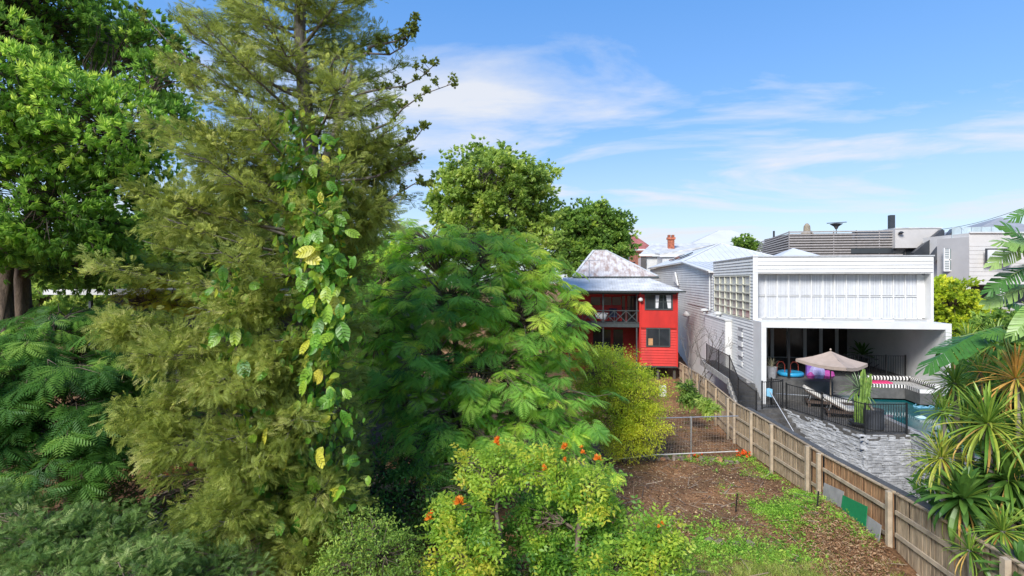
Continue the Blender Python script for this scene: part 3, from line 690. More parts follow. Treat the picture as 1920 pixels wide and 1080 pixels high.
# ------------------------------------------------------------------ far houses
def far_houses():
    # grey roofed house with white wall between the red roof and the big hip
    H=thing('grey_roof_house',P(1255,480,84),'white walled house with flat grey iron roof and brick chimney seen beyond the cottage','house')
    d=84
    a=P(1199,474,d); b=P(1330,474,d); 
    MB().box((a.x+.6,a.y,2),(b.x,a.y+10,a.z-.6)).build('wall',offwhite,H)
    t0,t1=P(1222,456,d+8),P(1330,456,d+8)
    MB().add([(a.x,a.y-.4,a.z-.25),(b.x+1,a.y-.4,a.z-.25),(t1.x,t1.y,t1.z),(t0.x,t0.y,t0.z)],[(0,1,2,3)]).build('roof',tin,H)
    MB().box((a.x-.1,a.y-.55,a.z-.55),(b.x+1,a.y-.4,a.z-.2)).build('gutter',white,H)
    p,q=P(1223,500,d),P(1238,486,d); w=MB().box((p.x,p.y-.05,p.z),(q.x,p.y-.01,q.z)).build('window',glass,H); MB().box((p.x-.15,p.y-.08,q.z),(q.x+.15,p.y-.01,q.z+.2)).build('frame',white,w)
    MB().box((a.x+.2,a.y-.3,5),(a.x+1.0,a.y-.02,a.z-.6)).build('corner_pier',backgrey,H)
    C=P(1258,456,88); 
    ch=MB().box((C.x-.5,C.y-.4,C.z-1),(C.x+.5,C.y+.4,C.z+.6)).box((C.x-.65,C.y-.55,C.z+.6),(C.x+.65,C.y+.55,C.z+.95)).build('chimney',brick,H)
    MB().box((C.x-.5,C.y-.4,C.z+.95),(C.x-.1,C.y+.4,C.z+1.35)).build('chimney_pot',brick,ch)
    MB().box((C.x+.1,C.y-.4,C.z+.95),(C.x+.5,C.y+.4,C.z+1.35)).build('chimney_pot',brick,ch)
    # second, closer dark edged lean-to roof
    H=thing('lean_to_shed',P(1285,480,76),'small shed with a dark edged skillion roof left of the white hipped roof','shed')
    p,q=P(1238,472,76),P(1330,462,76)
    MB().solid([(p.x,p.y,p.z-.3),(p.x+6,p.y,q.z),(p.x+6,p.y,q.z-.25),(p.x,p.y,p.z-.5)],(0,6,.4)).build('roof',tin,H)
    MB().box((p.x+.3,p.y+.1,3),(p.x+5.8,p.y+5.5,p.z-.6)).build('wall',greyboard,H)
    MB().box((p.x-.1,p.y-.2,p.z-.75),(p.x+6.2,p.y-.03,p.z-.55)).build('gutter',white,H)
    # large pale hip roof
    H=thing('pale_hip_roof_house',P(1345,470,110),'distant house with a large pale grey hipped roof on the skyline','house')
    a,b,t=P(1283,462,105),P(1470,462,105),P(1346,432,112); t2=P(1352,432,112)
    MB().add([(a.x,a.y,a.z),(b.x,b.y,a.z),(b.x,b.y+18,a.z),(a.x,a.y+18,a.z),tuple(t),(t2.x+2,t2.y,t2.z)],[(0,1,5,4),(1,2,5),(2,3,4,5),(3,0,4)]).build('roof',mat('pale_far_roof',(.55,.555,.555),.5,.04,.3),H)
    MB().box((a.x+.6,a.y+.6,2),(b.x-.6,a.y+17,a.z-.02)).build('wall',offwhite,H)
    m=MB(); m.beam(tuple(t),tuple(a),.3,.1); m.build('ridge_cap',whiteroof,H)
    # red roof
    H=thing('red_roof_house',P(1190,470,95),'distant house with a faded red iron roof behind the round green tree','house')
    a,b=P(1165,478,92),P(1228,462,92); t0,t1=P(1150,440,98),P(1188,440,98)
    MB().add([(a.x-5,a.y,a.z+1),(b.x,b.y,a.z+1),(b.x,b.y+16,a.z+1),(a.x-5,a.y+16,a.z+1),tuple(t0),tuple(t1)],[(0,1,5,4),(1,2,5),(2,3,4,5),(3,0,4)]).build('roof',redroof,H)
    MB().box((a.x-4.4,a.y+.5,2),(b.x-.5,b.y+15,a.z+.98)).build('wall',mat('terracotta_wall',(.30,.12,.08),.8,.2),H)
    MB().box((a.x-5,a.y-.15,a.z+.75),(b.x,a.y-.01,a.z+1.0)).build('gutter',offwhite,H)
    # power pole and wires
    A=thing('power_pole',P(1178,560,70),'pale concrete power pole at the edge of the round green tree','pole')
    c=P(1178,560,70); MB().tube([(c.x,c.y,1),(c.x,c.y,P(1178,446,50).z)],[.2,.14],8).build('shaft',mat('pole_concrete',(.45,.45,.44),.8),A)
    MB().box((c.x-.9,c.y-.06,9.2),(c.x+.9,c.y+.06,9.35)).build('crossarm',backgrey,A)
    w=MB(); q=(c.x,c.y,9.3)
    for z in (0,.35):
        pts=[Vector((c.x,c.y,9.2-z)).lerp(Vector((-22,62,8.8-z)),k/8)-Vector((0,0,.5*math.sin(math.pi*k/8))) for k in range(9)]; w.tube(pts,.02,4)
    tag(w.build('power_cable',black),'thin dark power cables running left from the pale pole','cable')
far_houses()

def modern_houses():
    # screened house
    H=thing('battened_house',P(1550,500,62),'grey modern house wrapped in fine horizontal battens behind the white parapet','house')
    d=62; a=P(1480,434,d); b=P(1677,431,d); y=a.y; ztop=a.z
    MB().box((a.x+.1,y+.3,1),(b.x,y+9,ztop-.25)).build('wall',backgrey,H)
    lf=P(1426,440,d+9)
    MB().solid([(a.x+.1,y+.35,1),(lf.x,lf.y,1),(lf.x+.3,lf.y,ztop-.9),(a.x+.1,y+.35,ztop-.3)],(.0,.25,0)).build('side_wall',backgrey,H)
    n=12
    for i in range(n):
        z=ztop-i*.30
        MB().box((a.x,y-.03,z-.15),(b.x,y+.03,z)).build('batten',slatgrey,H)
        z2=ztop-.55-i*.28
        p=Vector((a.x-.01,y,z-.075)); q=Vector((lf.x-1.6*(i/n),lf.y,z2-.075)); MB().beam(p,q,.05,.14).build('batten',slatgrey,H)
    for k in range(6):
        x=a.x+(b.x-a.x)*k/5; MB().box((x-.05,y+.04,4),(x+.05,y+.14,ztop+.05)).build('upright',black if k%2 else slatgrey,H)
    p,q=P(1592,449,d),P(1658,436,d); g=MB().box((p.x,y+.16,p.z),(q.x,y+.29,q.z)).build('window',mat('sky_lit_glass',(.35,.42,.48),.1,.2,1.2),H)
    p,q=P(1588,476,d),P(1677,467,d); MB().box((p.x,y-.06,p.z),(q.x,y-.035,q.z)).build('window',glass,H)
    ch=P(1674,430,66); MB().box((ch.x-.27,ch.y,ch.z-2),(ch.x+.27,ch.y+.6,P(1674,403,66).z)).build('flue',fin,H)
    for px_,yy,w_ in ((1451,433,.1),(1513,419,.6)):
        c=P(px_,440,68); zt=P(px_,yy,68).z
        if w_>.3: MB().lathe((c.x,c.y,c.z-1),[(.9,0),(.95,1.0),(.45,1.4),(.4,2.1),(.15,zt-c.z+1)],8).build('chimney',mat('sandy_stone',(.36,.30,.22),.9,.2),H)
        else: MB().tube([(c.x,c.y,c.z-1),(c.x,c.y,zt)],.13,6).build('flue',fin,H)
    D=thing('satellite_dish',P(1568,425,66),'small dark aerial dish on a stalk above the battened house','dish')
    c=P(1568,423,66); MB().tube([(c.x,c.y,c.z-2),tuple(c)],.05,5).build('stalk',fin,D); MB().lathe((c.x,c.y,c.z),[(.12,-.45),(.3,-.1),(.75,.2),(.3,.28)],8).build('dish',backgrey,D); MB().tube([(c.x-1.1,c.y,c.z+.3),(c.x+1.2,c.y,c.z+.42)],.05,4).build('boom',fin,D)
    # pale box and the dark folded fins
    H=thing('pale_box_house',P(1715,470,60),'pale rendered box house with dark folded metal fins behind the white house','house')
    a=P(1678,429,60); b=P(1758,429,60); zb=P(1700,465,60).z
    MB().box((a.x+.02,a.y,zb),(b.x,a.y+6,a.z)).build('upper_wall',render_grey,H)
    MB().box((a.x+.02,a.y-.08,a.z),(b.x+.05,a.y+6,a.z+.12)).build('parapet_cap',tin,H)
    MB().box((a.x+.3,a.y+.6,1),(b.x-.3,a.y+6,zb-.01)).build('lower_wall',backgrey,H)
    for k in range(4):
        x=a.x+.4+k*1.05; MB().box((x,a.y+.5,zb-1.2),(x+.9,a.y+.58,zb-.05)).build('window',glass,H)
    c=P(1686,436,60); MB().lathe((c.x,a.y-.3,c.z-.2),[(.1,0),(.3,.15),(.1,.3)],8).build('wall_lamp',fin,H)
    f=MB(); y=a.y
    p=[P(1713,474,58),P(1767,430,58),P(1771,432,58),P(1771,452,58),P(1745,482,58),P(1713,482,58)]
    f.solid([tuple(q) for q in p],(.4,1.4,0)); f.build('fin',fin,H)
    f=MB(); p=[P(1745,485,56),P(1789,428,56),P(1793,450,56),P(1762,482,56),P(1752,492,56)]
    f.solid([tuple(q) for q in p],(.3,1.2,0)); f.build('fin',mat('dark_metal_b',(.075,.08,.09),.4,.12,1),H)
    # right hand grey house
    H=thing('grey_modern_house',P(1850,520,55),'two tone grey modern house with shuttered windows and a glass edged roof deck','house')
    a=P(1757,449,56); b=P(1817,449,53); zb=P(1790,534,55).z; zt=P(1800,447,55).z
    def slab(p,q,z0,z1,t=.3,m=render_grey,nm='wall'):
        p,q=Vector((p.x,p.y,0)),Vector((q.x,q.y,0)); n=Vector((-(q-p).y,(q-p).x,0)).normalized()*t
        return MB().solid([(p.x,p.y,z0),(q.x,q.y,z0),(q.x,q.y,z1),(p.x,p.y,z1)],n).build(nm,m,H)
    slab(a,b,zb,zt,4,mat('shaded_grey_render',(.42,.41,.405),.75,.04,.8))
    c=P(1960,460,53); z2=P(1818,437,53).z; z3=P(1818,534,53).z
    slab(b,c,z3,z2,6,mat('light_clad_render',(.60,.58,.55),.7,.04,.8))
    boards(H,mat('light_clad_render',(.60,.58,.55)),(b.x,b.y-.01),(c.x-b.x,c.y-b.y),(Vector((c.x,c.y))-Vector((b.x,b.y))).length,z3+.05,z2-1.0,.42,nrm=(b.y-c.y,-(b.x-c.x)) if False else (c.y-b.y,-(c.x-b.x)),proud=.03)
    MB().beam((b.x,b.y-.06,z2+.05),(c.x,c.y-.06,z2+.05),.2,.14).build('parapet_cap',offwhite,H)
    # windows
    p,q=P(1768,507,55),P(1784,467,55)
    w=MB().box((p.x,p.y-.25,p.z),(q.x,p.y-.14,q.z)).build('window',mat('green_glass',(.16,.24,.24),.1,.2,1),H)
    m=MB(); m.box((p.x-.08,p.y-.3,p.z-.1),(p.x,p.y-.12,q.z+.1)).box((q.x,p.y-.3,p.z-.1),(q.x+.08,p.y-.12,q.z+.1)).box((p.x,p.y-.3,p.z-.1),(q.x,p.y-.12,p.z))
    m.box(((p.x+q.x)/2-.04,p.y-.3,p.z),((p.x+q.x)/2+.04,p.y-.26,q.z)).box((p.x,p.y-.3,(p.z+q.z)/2-.05),(q.x,p.y-.26,(p.z+q.z)/2+.05)); m.build('frame',white,w)
    s=MB()
    for k in range(12): s.box((p.x+.02,p.y-.28,p.z+.05+k*.18),((p.x+q.x)/2-.05,p.y-.262,p.z+.15+k*.18))
    s.build('shutter',curtain,w)
    p,q=P(1848,494,52.6),P(1893,468,52.6)
    w=MB().box((p.x,p.y-.22,p.z),(q.x,p.y-.12,q.z)).build('window',mat('bright_blind',(.6,.62,.62),.4,.1,1),H)
    MB().box((p.x-.12,p.y-.26,p.z-.1),(p.x,p.y-.1,q.z+.1)).box((p.x,p.y-.26,q.z),(q.x,p.y-.1,q.z+.1)).box(((p.x+q.x)/2+.2,p.y-.26,p.z),((p.x+q.x)/2+.35,p.y-.225,q.z)).build('frame',fin,w)
    # undercroft: dark recess with pale posts
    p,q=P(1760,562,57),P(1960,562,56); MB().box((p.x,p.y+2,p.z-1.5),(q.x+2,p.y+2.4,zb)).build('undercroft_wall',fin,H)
    for px_ in (1815,1880): p=P(px_,560,53.3); MB().box((p.x-.25,p.y,p.z-2),(p.x+.25,p.y+.5,z3-.01)).build('post',offwhite,H)
    p=P(1822,568,52); MB().box((p.x-2,p.y,p.z-1.5),(p.x+8,p.y+.3,p.z)).build('planter_wall',concrete,H)
    # roof deck glass and the grey pyramid roof
    p,q=P(1797,439,54),P(1900,431,54); z0=zt; 
    for k in range(6):
        x0=p.x+(q.x-p.x)*k/6; MB().box((x0+.03,p.y+1,z0+.0),(x0+(q.x-p.x)/6-.03,p.y+1.03,z0+1.15)).build('glass_panel',mat('balustrade_glass',(.42,.50,.52),.08,.1,1),H)
    t=P(1877,407,66); a=P(1805,441,62); b=P(1960,441,62)
    MB().add([(a.x,a.y,a.z),(b.x,a.y,a.z),(b.x,a.y+9,a.z),(a.x,a.y+9,a.z),tuple(t)],[(0,1,4),(1,2,4),(2,3,4),(3,0,4),(3,2,1,0)]).build('pyramid_roof',mat('slate_roof',(.30,.31,.33),.6,.1,1),H)
    w=MB(); p,q=P(1758,431,57),P(1905,395,50); w.tube([p.lerp(q,k/6)-Vector((0,0,.25*math.sin(math.pi*k/6))) for k in range(7)],.025,4)
    tag(w.build('overhead_cable',black),'thin dark cable sloping up to the right across the sky','cable')
modern_houses()

# ------------------------------------------------------------------ timber boundary fence
FX=7.12
_ty=np.array([8.,9.6,13.3,17.1,18.2,22.6,26.4,32.6,41.9]); _tz=np.array([2.25,2.32,2.07,1.73,1.68,1.42,1.14,1.14,.75])
def ftop(y): return float(np.interp(y,_ty,_tz))
def fbot(y): return float(np.interp(y,[8,13,17.5,21,26,34,42],[.55,.42,.2,-.2,-.75,-.85,-.8]))
def fence(name,label,y0,y1,m,mr,postys,sp=.125,nr=2,group='timber paling fences along the side boundary',cap=True,rails=(.25,.72)):
    th=thing(name,(FX,(y0+y1)/2,fbot((y0+y1)/2)),label,'fence',group)
    pal=bpy.data.meshes.new('paling'); t=MB().box((0,-.05,0),(.018,.05,1)); pal.from_pydata(t.v,[],t.f); pal.materials.append(m)
    rr=random.Random(int(y0*10)); y=y0+.06
    while y<y1-.03:
        b=fbot(y)+.02; mesh_inst('paling',pal,(FX+rr.uniform(-.004,.004),y,b),(0,rr.uniform(-.012,.012),0),(1,rr.uniform(.96,1.08),ftop(y)-b+rr.uniform(-.015,.01)),th); y+=sp
    ps=[y0]+[p for p in postys if y0<p<y1]+[y1]
    for a,b in zip(ps[:-1],ps[1:]):
        for f in rails:
            za=fbot(a)+(ftop(a)-fbot(a))*f; zb=fbot(b)+(ftop(b)-fbot(b))*f
            MB().beam((FX-.035,a+.06,za),(FX-.035,b-.06,zb),.04,.09).build('rail',mr,th)
        if cap: MB().beam((FX+.0,a,ftop(a)+.02),(FX+.0,b,ftop(b)+.02),.09,.03).build('capping',timber_grey,th)
    for p in postys:
        if y0-.01<=p<=y1+.01:
            t_=ftop(p)+.03; MB().box((FX-.16,p-.06,fbot(p)-.1),(FX-.06,p+.06,t_)).build('post',mr,th)
    return th
def fy(px): return onX(px,800,FX).y
fence('timber_fence','weathered grey paling fence section running up beside the red house',27.6,41.8,timber_grey,timber_grey,[30.0,32.4,34.8,37.2,39.6],.14)
fence('timber_fence','grey paling fence section beside the wire gate and pool stairs',fy(1520),27.6,timber_grey,timber_rail,[fy(1520),fy(1452),fy(1413),fy(1381),27.6-.06],.13,rails=(.32,.68))
fence('timber_fence','short paling bay with a double post between the grey and newer brown sections',fy(1542),fy(1520)-.08,timber_new,timber_rail,[fy(1542)],.12,rails=(.3,.7))
fence('timber_fence','newer brown paling fence section with sheets leaning on it',fy(1676),fy(1542)-.08,timber_new,timber_rail,[fy(1676)],.125,rails=(.36,.74))
fence('timber_fence','nearest paling fence section overhung by spiky plants',7.9,fy(1676)-.08,timber_grey,timber_rail,[10.0],.125,rails=(.12,.45,.76))
def black_wall():
    m=MB(); ys=[8,10,13.3,17.1,18.2,22.6,25.5]
    for a,b in zip(ys[:-1],ys[1:]):
        m.solid([(FX+.12,a,-3.3),(FX+.12,b,-3.3),(FX+.12,b,ftop(b)+.0),(FX+.12,a,ftop(a)+.0)],(.22,0,0))
    tag(m.build('retaining_wall',charcoal),'low dark retaining wall capped level with the top of the timber fence','wall')
black_wall()
def leaning():
    def sheet(nm,lab,p0,p1,h0,h1,m,th=.012,x=FX-.22,cat='sheet'):
        ta,tb=onX(p0,h0[0],x),onX(p1,h1[0],x); ya,yb,za,zb=ta.y,tb.y,ta.z,tb.z
        ba,bb=[ground_z(x-.12,yy)-.05 for yy in (ya,yb)]
        o=MB().solid([(x-.05,ya,ba),(x-.05,yb,bb),(x,yb,zb),(x,ya,za)],(th,0,0)).build(nm,m); tag(o,lab,cat)
    sheet('fibro_sheet','tall grey fibre cement sheet leaning beside the double fence post',1545,1582,(905,950),(922,965),greysheet)
    sheet('green_sheet','bright green sheet leaning on the brown fence',1580,1626,(928,962),(950,985),greensheet,x=FX-.27)
    sheet('fibro_sheet','small grey sheet leaning low on the fence right of the green one',1612,1652,(957,982),(985,1012),greysheet,x=FX-.24)
leaning()

# ------------------------------------------------------------------ pool deck, stairs, stone wall
DZ=.8
A_=(9.56,27.3); B_=(11.15,23.1); C_=(12.95,23.35)
def deck():
    o=MB().prism([(7.55,29.2),(7.55,26.55),(7.97,26.7),A_,B_,C_,(12.95,29.22),(9.05,29.22),(9.05,28.1),(8.73,28.1),(8.73,29.2)],DZ-.25,DZ).build('pool_deck',darkdeck); o['kind']='structure'
    # walkway landing beside the house and steps down to the deck
    S=thing('side_stairs',(8.1,29,.8),'concrete side stairs with dark treads between the white house and the fence','stairs')
    MB().box((7.5,29.3,1.55),(8.4,36,1.8)).build('landing',charcoal,S)
    MB().box((7.44,29.2,1.5),(7.497,36,1.84)).build('stringer',concrete,S)
    n=6
    for k in range(n):
        y=29.25-k*.28; z=1.8-(k+1)*.166
        MB().box((7.5,y-.28,z-.17),(8.72,y,z)).build('step',charcoal,S)
        MB().box((7.42,y-.29,z-.34),(7.498,y+.02,z+.03)).build('stringer',concrete,S)
    MB().box((7.42,24.6,.62),(7.5,27.5,.92)).build('kerb',concrete,S)
    MB().box((7.5,24.9,.55),(8.0,27.1,.798)).build('lower_landing',charcoal,S)
    # lower flight alongside the stone wall
    S=thing('lower_stairs',(8.9,26,-.5),'dark stone steps going down beside the pale stacked stone wall','stairs')
    w=Vector((.354,-.935,0)); pr=Vector((-.935,-.354,0))
    for k in range(14):
        p=Vector((A_[0]-.06,A_[1],0))+w*(.02+k*.27); z=DZ-.17*(k+1)
        q=[p,p+w*.29,p+w*.29+pr*1.6,p+pr*1.6]
        MB().prism([(a.x,a.y) for a in q],z-.6,z).build('step',darkdeck,S)
    # handrail pole
    # stone walls
    ST=thing('stone_wall',(11,24.5,-3.2),'pale grey stacked ledgestone retaining wall under the pool deck','wall')
    rr=random.Random(5); metas=[]
    for v in range(7):
        m=MB(); r3=random.Random(v); sx,sz=.5,.5
        # irregular slab of 12 facets: unit box with jittered corners and a ridge on the front face
        j=lambda s=.07: r3.uniform(-s,s)
        V=[(-.5+j(),0,-.5+j(.06)),(.5+j(),0,-.5+j(.06)),(.5+j(),0,.5+j(.06)),(-.5+j(),0,.5+j(.06)),(-.47+j(.04),-1+j(.15),-.45+j(.05)),(.47+j(.04),-1+j(.15),-.45+j(.05)),(.46+j(.04),-.9+j(.15),.44+j(.05)),(-.46+j(.04),-.9+j(.15),.44+j(.05)),(j(.2),-1.08+j(.1),j(.1))]
        F=[(4,5,8),(5,6,8),(6,7,8),(7,4,8),(0,1,5,4),(1,2,6,5),(2,3,7,6),(3,0,4,7)]
        m.v=V; m.f=F; me=bpy.data.meshes.new('stone'); me.from_pydata(V,[],F); me.materials.append(stone_m); metas.append((me,V,F))
    cnt=0; rest=MB()
    for (a,b,zt) in ((A_,B_,DZ-.02),(B_,C_,DZ-.02),((12.96,23.3),(12.96,17.0),1.0)):
        a,b=Vector((*a,0)),Vector((*b,0)); u=(b-a).normalized(); nr=Vector((u.y,-u.x,0)); L=(b-a).length
        ang=math.atan2(u.y,u.x); 
        MB().solid([a-nr*.06-Vector((0,0,3.2)),b-nr*.06-Vector((0,0,3.2)),b-nr*.06+Vector((0,0,zt)),a-nr*.06+Vector((0,0,zt))],-nr*.2).build('wall_backing',mortar,ST)
        z=zt; row=0
        while z>-2.6:
            h=rr.uniform(.06,.11); x=rr.uniform(-.2,0)
            while x<L:
                w_=rr.uniform(.18,.42); c=a+u*(x+w_/2)+nr*(-.05)+Vector((0,0,z-h/2+rr.uniform(-.012,.012)))
                if x+w_>L+.08: w_=max(.12,L+.05-x); c=a+u*(x+w_/2)+nr*(-.05)+Vector((0,0,z-h/2))
                me,V,F=metas[rr.randrange(7)]; dp=rr.uniform(.035,.08)
                R=Matrix.Rotation(ang,3,'Z')@Matrix.Rotation(rr.uniform(-.04,.04),3,'Y')@Matrix.Rotation(rr.uniform(-.10,.10),3,'X')@Matrix.Rotation(rr.uniform(-.06,.06),3,'Z')
                if cnt<300 and z>-1.2 and w_>.27 and rr.random()<.8:
                    o=mesh_inst('stone',me,c,R.to_euler(),(w_*1.03,dp,h*1.05),ST); cnt+=1
                else:
                    rest.add([c+R@Vector((v[0]*w_*1.03,v[1]*dp,v[2]*h*1.05)) for v in V],F)
                x+=w_
            z-=h
    rest.build('stones',stone_m,ST,kind='stuff')
    # pool
    PO=thing('swimming_pool',(15,25,.3),'swimming pool with dark teal water beside the paved deck','pool')
    x0,x1,y0,y1=13.25,17.1,17.0,30.5
    MB().box((x0,y0,-.2),(x1,y1,.86)).build('water',water,PO)
    MB().box((12.98,y0,.6),(x0-.002,y1,.97)).build('coping',mat('grey_coping',(.26,.255,.25),.7,.15,3),PO)
    MB().box((x0,y1,.5),(x1,30.88,1.0)).build('coping',mat('grey_coping',(.26,.255,.25),.7,.15,3),PO)
    MB().box((x1+.002,y0,.5),(x1+.6,YT-.02,.97)).build('coping',concrete,PO)
    h=MB(); rr=random.Random(3); pts=[]
    c=onZ(1738,757,.9)
    for k in range(70):
        t=k/69; pts.append(Vector((c.x+.1+1.15*math.sin(t*15+.4)*(1-.25*t)+rr.uniform(-.05,.05),c.y+1.0*math.cos(t*13)*(.8)+rr.uniform(-.08,.08),.875+rr.uniform(0,.02))))
    h.tube(pts,.025,5); tag(h.build('pool_hose',hoseblue,smooth=True),'pale blue cleaner hose floating in loops on the pool','hose')
    K=onZ(1727,783,.87); tag(MB().lathe((K.x,K.y,.83),[(.2,0),(.24,.05),(.1,.12)],10).build('pool_cleaner',mat('cleaner_white',(.55,.75,.8),.3)),'small pale pool cleaner under the water near the hose','pool cleaner')
deck()
def rails():
    rail('pool_fence','black tubular pool fence along the stone edged corner of the deck','fence',[(9.62,27.2),(10.4,25.2),(11.2,23.2),(12.85,23.42)],[DZ]*4,1.2,.10,group='black pool railings')
    rail('stair_railing','black railing stepping down the side stairs beside the house','railing',[(7.55,34.6),(7.55,31.6),(7.55,29.3),(7.55,27.7),(7.55,24.9)],[1.8,1.8,1.8,.95,.85],1.2,.12,group='black pool railings')
    rail('terrace_railing','black railing on the terrace behind the striped day bed','railing',[(12.7,31.0),(14.6,31.0),(16.0,31.0),(16.95,31.0)],[1.8]*4,1.15,.11,group='black pool railings')
    rail('pool_gate','black pool gate at the head of the lower steps','gate',[(8.45,27.0),(9.5,27.35)],[DZ]*2,1.3,.11,group='black pool railings')
    rail('pool_fence','short black pool fence between the white pier and the gate','fence',[(9.2,28.0),(9.55,27.5)],[DZ]*2,1.3,.11,group='black pool railings')
rails()
def pole_net():
    a=P(1443,733,25.3); b=P(1492,816,23.6)
    T=thing('pool_scoop',b,'silver pole with a pale blue pool scoop leaning down the dark steps','pool scoop')
    MB().tube([a,b],.018,6).build('pole',steel,T)
    MB().solid([(a.x-.12,a.y,a.z-.25),(a.x+.12,a.y,a.z-.3),(a.x+.13,a.y,a.z+.08),(a.x+.0,a.y,a.z+.12),(a.x-.13,a.y,a.z+.1)],(0,.08,0)).build('scoop',hoseblue,T)
    a=onZ(1455,738,1.35); b=onZ(1516,742,1.35)
    tag(MB().tube([a,b],.025,6).build('telescopic_pole',steel),'silver telescopic pole resting level behind the pool fence','pole')
pole_net()

# ------------------------------------------------------------------ pool furniture
def umbrella():
    c=Vector((11.65,27.3,DZ)); T=thing('patio_umbrella',c,'square taupe patio umbrella open over the pool deck','umbrella')
    L,N,R_,Fa=Vector((10.3,27.9,3.12)),Vector((11.5,25.4,3.1)),Vector((13.0,26.7,3.12)),Vector((11.8,29.2,3.12)); ap=Vector((11.65,27.3,3.60))
    cor=[L,N,R_,Fa]; m=MB(); k=8
    V=[ap+Vector((0,0,0))]; 
    for i in range(4):
        a,b=cor[i],cor[(i+1)%4]; vs=[]; fs=[]
        for r_ in range(5):
            f=r_/4
            for s in range(5):
                g=s/4; e=a.lerp(b,g); p=ap.lerp(e,f); p.z-=.10*math.sin(math.pi*g)*f+.06*math.sin(math.pi*f); 
                if r_==4: p.z-=.0
                vs.append(p)
        for r_ in range(4):
            for s in range(4): q=r_*5+s; fs.append((q,q+1,q+6,q+5))
        m.add(vs,fs)
    can=m.build('canopy',taupe,T)
    so=can.modifiers.new('s','SOLIDIFY'); so.thickness=.01
    m=MB()
    for i in range(4):
        for a,b in ((cor[i],cor[(i+1)%4]),):
            pts=[a.lerp(b,g/4)-Vector((0,0,.10*math.sin(math.pi*g/4))) for g in range(5)]
            m.solid(pts+[p-Vector((0,0,.13)) for p in pts[::-1]],(0,.006,0))
    m.build('valance',taupe,T)
    MB().tube([(c.x,c.y,DZ+.1),(c.x,c.y,3.7)],.03,8).build('pole',mat('bronze_pole',(.25,.2,.15),.5),T)
    MB().lathe((c.x,c.y,3.66),[(.05,0),(.04,.03),(.02,.07)],8).build('finial',taupe,T)
    MB().lathe((c.x,c.y,DZ),[(.32,0),(.32,.06),(.06,.1)],14).build('base',charcoal,T)
    for q in cor: MB().beam(ap-Vector((0,0,.08)),q-Vector((0,0,.05)),.02,.03).build('rib',black,T)
umbrella()
def lounger(px,py,rz,lab):
    p=onZ(px,py,DZ); T=thing('sun_lounger',(0,0,0),lab,'sun lounger','sun loungers on the pool deck')
    MB().box((-.95,-.38,.2),(.95,.38,.30)).build('frame',wicker,T)
    MB().box((-.15,-.37,.303),(.98,.37,.46)).build('seat_cushion',cushion,T,bevel=.05)
    R=Matrix.Rotation(math.radians(30),3,'Y')
    MB().box((-1.05,-.37,0),(0,.37,.15),R,(-.15,0,.32)).build('back_cushion',cushion,T,bevel=.03)
    MB().box((-1.0,-.33,-.05),(0,.33,-.005),R,(-.15,0,.32)).build('backrest',wicker,T)
    MB().beam((-.85,-.25,.3),(-.75,-.25,.62),.03,.03).beam((-.85,.25,.3),(-.75,.25,.62),.03,.03).build('backrest_prop',steel,T)
    for x in (-.85,.85):
        for y in (-.3,.3): MB().box((x-.05,y-.04,0),(x+.05,y+.04,.2)).build('leg',wicker,T)
    T.location=p; T.rotation_euler=(0,0,rz)
lounger(1552,763,math.radians(-12),'cushioned wicker sun lounger further from the cactus, partly behind the other lounger')
lounger(1592,782,math.radians(-12),'nearer cushioned wicker sun lounger with raised back beside the potted cactus')
def daybed():
    T=thing('day_bed',(15.7,30,1),'long corner day bed with black and white striped cushions behind the pool','day bed')
    MB().prism([(14.3,29.6),(16.15,29.6),(16.15,28.35),(17.12,28.35),(17.12,30.85),(14.3,30.85)],.95,1.48).build('base',charcoal,T)
    m=MB()
    def strip(a,b,w,z0,z1,n):
        a,b,w=Vector(a),Vector(b),Vector(w)
        for i in range(n):
            p=a.lerp(b,i/n); q=a.lerp(b,(i+1)/n)
            vs=[(p.x,p.y,z0),(q.x,q.y,z0),(q.x+w.x,q.y+w.y,z0),(p.x+w.x,p.y+w.y,z0),(p.x,p.y,z1),(q.x,q.y,z1),(q.x+w.x,q.y+w.y,z1),(p.x+w.x,p.y+w.y,z1)]
            m.add(vs,[(0,3,2,1),(4,5,6,7),(0,1,5,4),(1,2,6,5),(2,3,7,6),(3,0,4,7)],.25+.5*(i%2))
    strip((14.35,29.65,0),(16.95,29.65,0),(0,.95,0),1.483,1.66,36)
    strip((16.2,29.62,0),(16.2,28.42,0),(.78,0,0),1.483,1.66,16)
    m.build('mattress',stripe_m,T,tint=True)
    m=MB()
    def bolster(a,b,n,r=.13):
        a,b=Vector(a),Vector(b)
        for i in range(n):
            k=len(m.v); s=MB().tube([a.lerp(b,i/n),a.lerp(b,(i+1)/n)],r,8); m.add(s.v,s.f,.25+.5*(i%2))
    bolster((14.35,30.68,1.80),(17.0,30.68,1.80),34); bolster((17.0,30.5,1.80),(17.0,28.45,1.80),26)
    m.build('bolster',stripe_m,T,tint=True)
    tag(MB().box((14.5,29.8,1.663),(15.7,30.35,1.73)).build('beach_towel',plastic_pink),'bright pink towel spread on the striped day bed','towel')
daybed()
def ribbed(c,h,r,m,parent,name='stem',lean=(0,0)):
    k=10; V=[];F=[]; n=7
    for i in range(n):
        z=h*i/(n-1); rr_=r*(.8+.25*math.sin(i*1.3))*(1 if i<n-1 else .35)
        for j in range(k):
            a=2*math.pi*j/k; q=rr_*(1.2 if j%2 else .62); V.append((c[0]+lean[0]*z+q*math.cos(a),c[1]+lean[1]*z+q*math.sin(a),c[2]+z))
    F=[(i*k+j,i*k+(j+1)%k,(i+1)*k+(j+1)%k,(i+1)*k+j) for i in range(n-1) for j in range(k)]+[tuple(range((n-1)*k,n*k))]
    return MB().add(V,F).build(name,m,parent)
BLADES={}
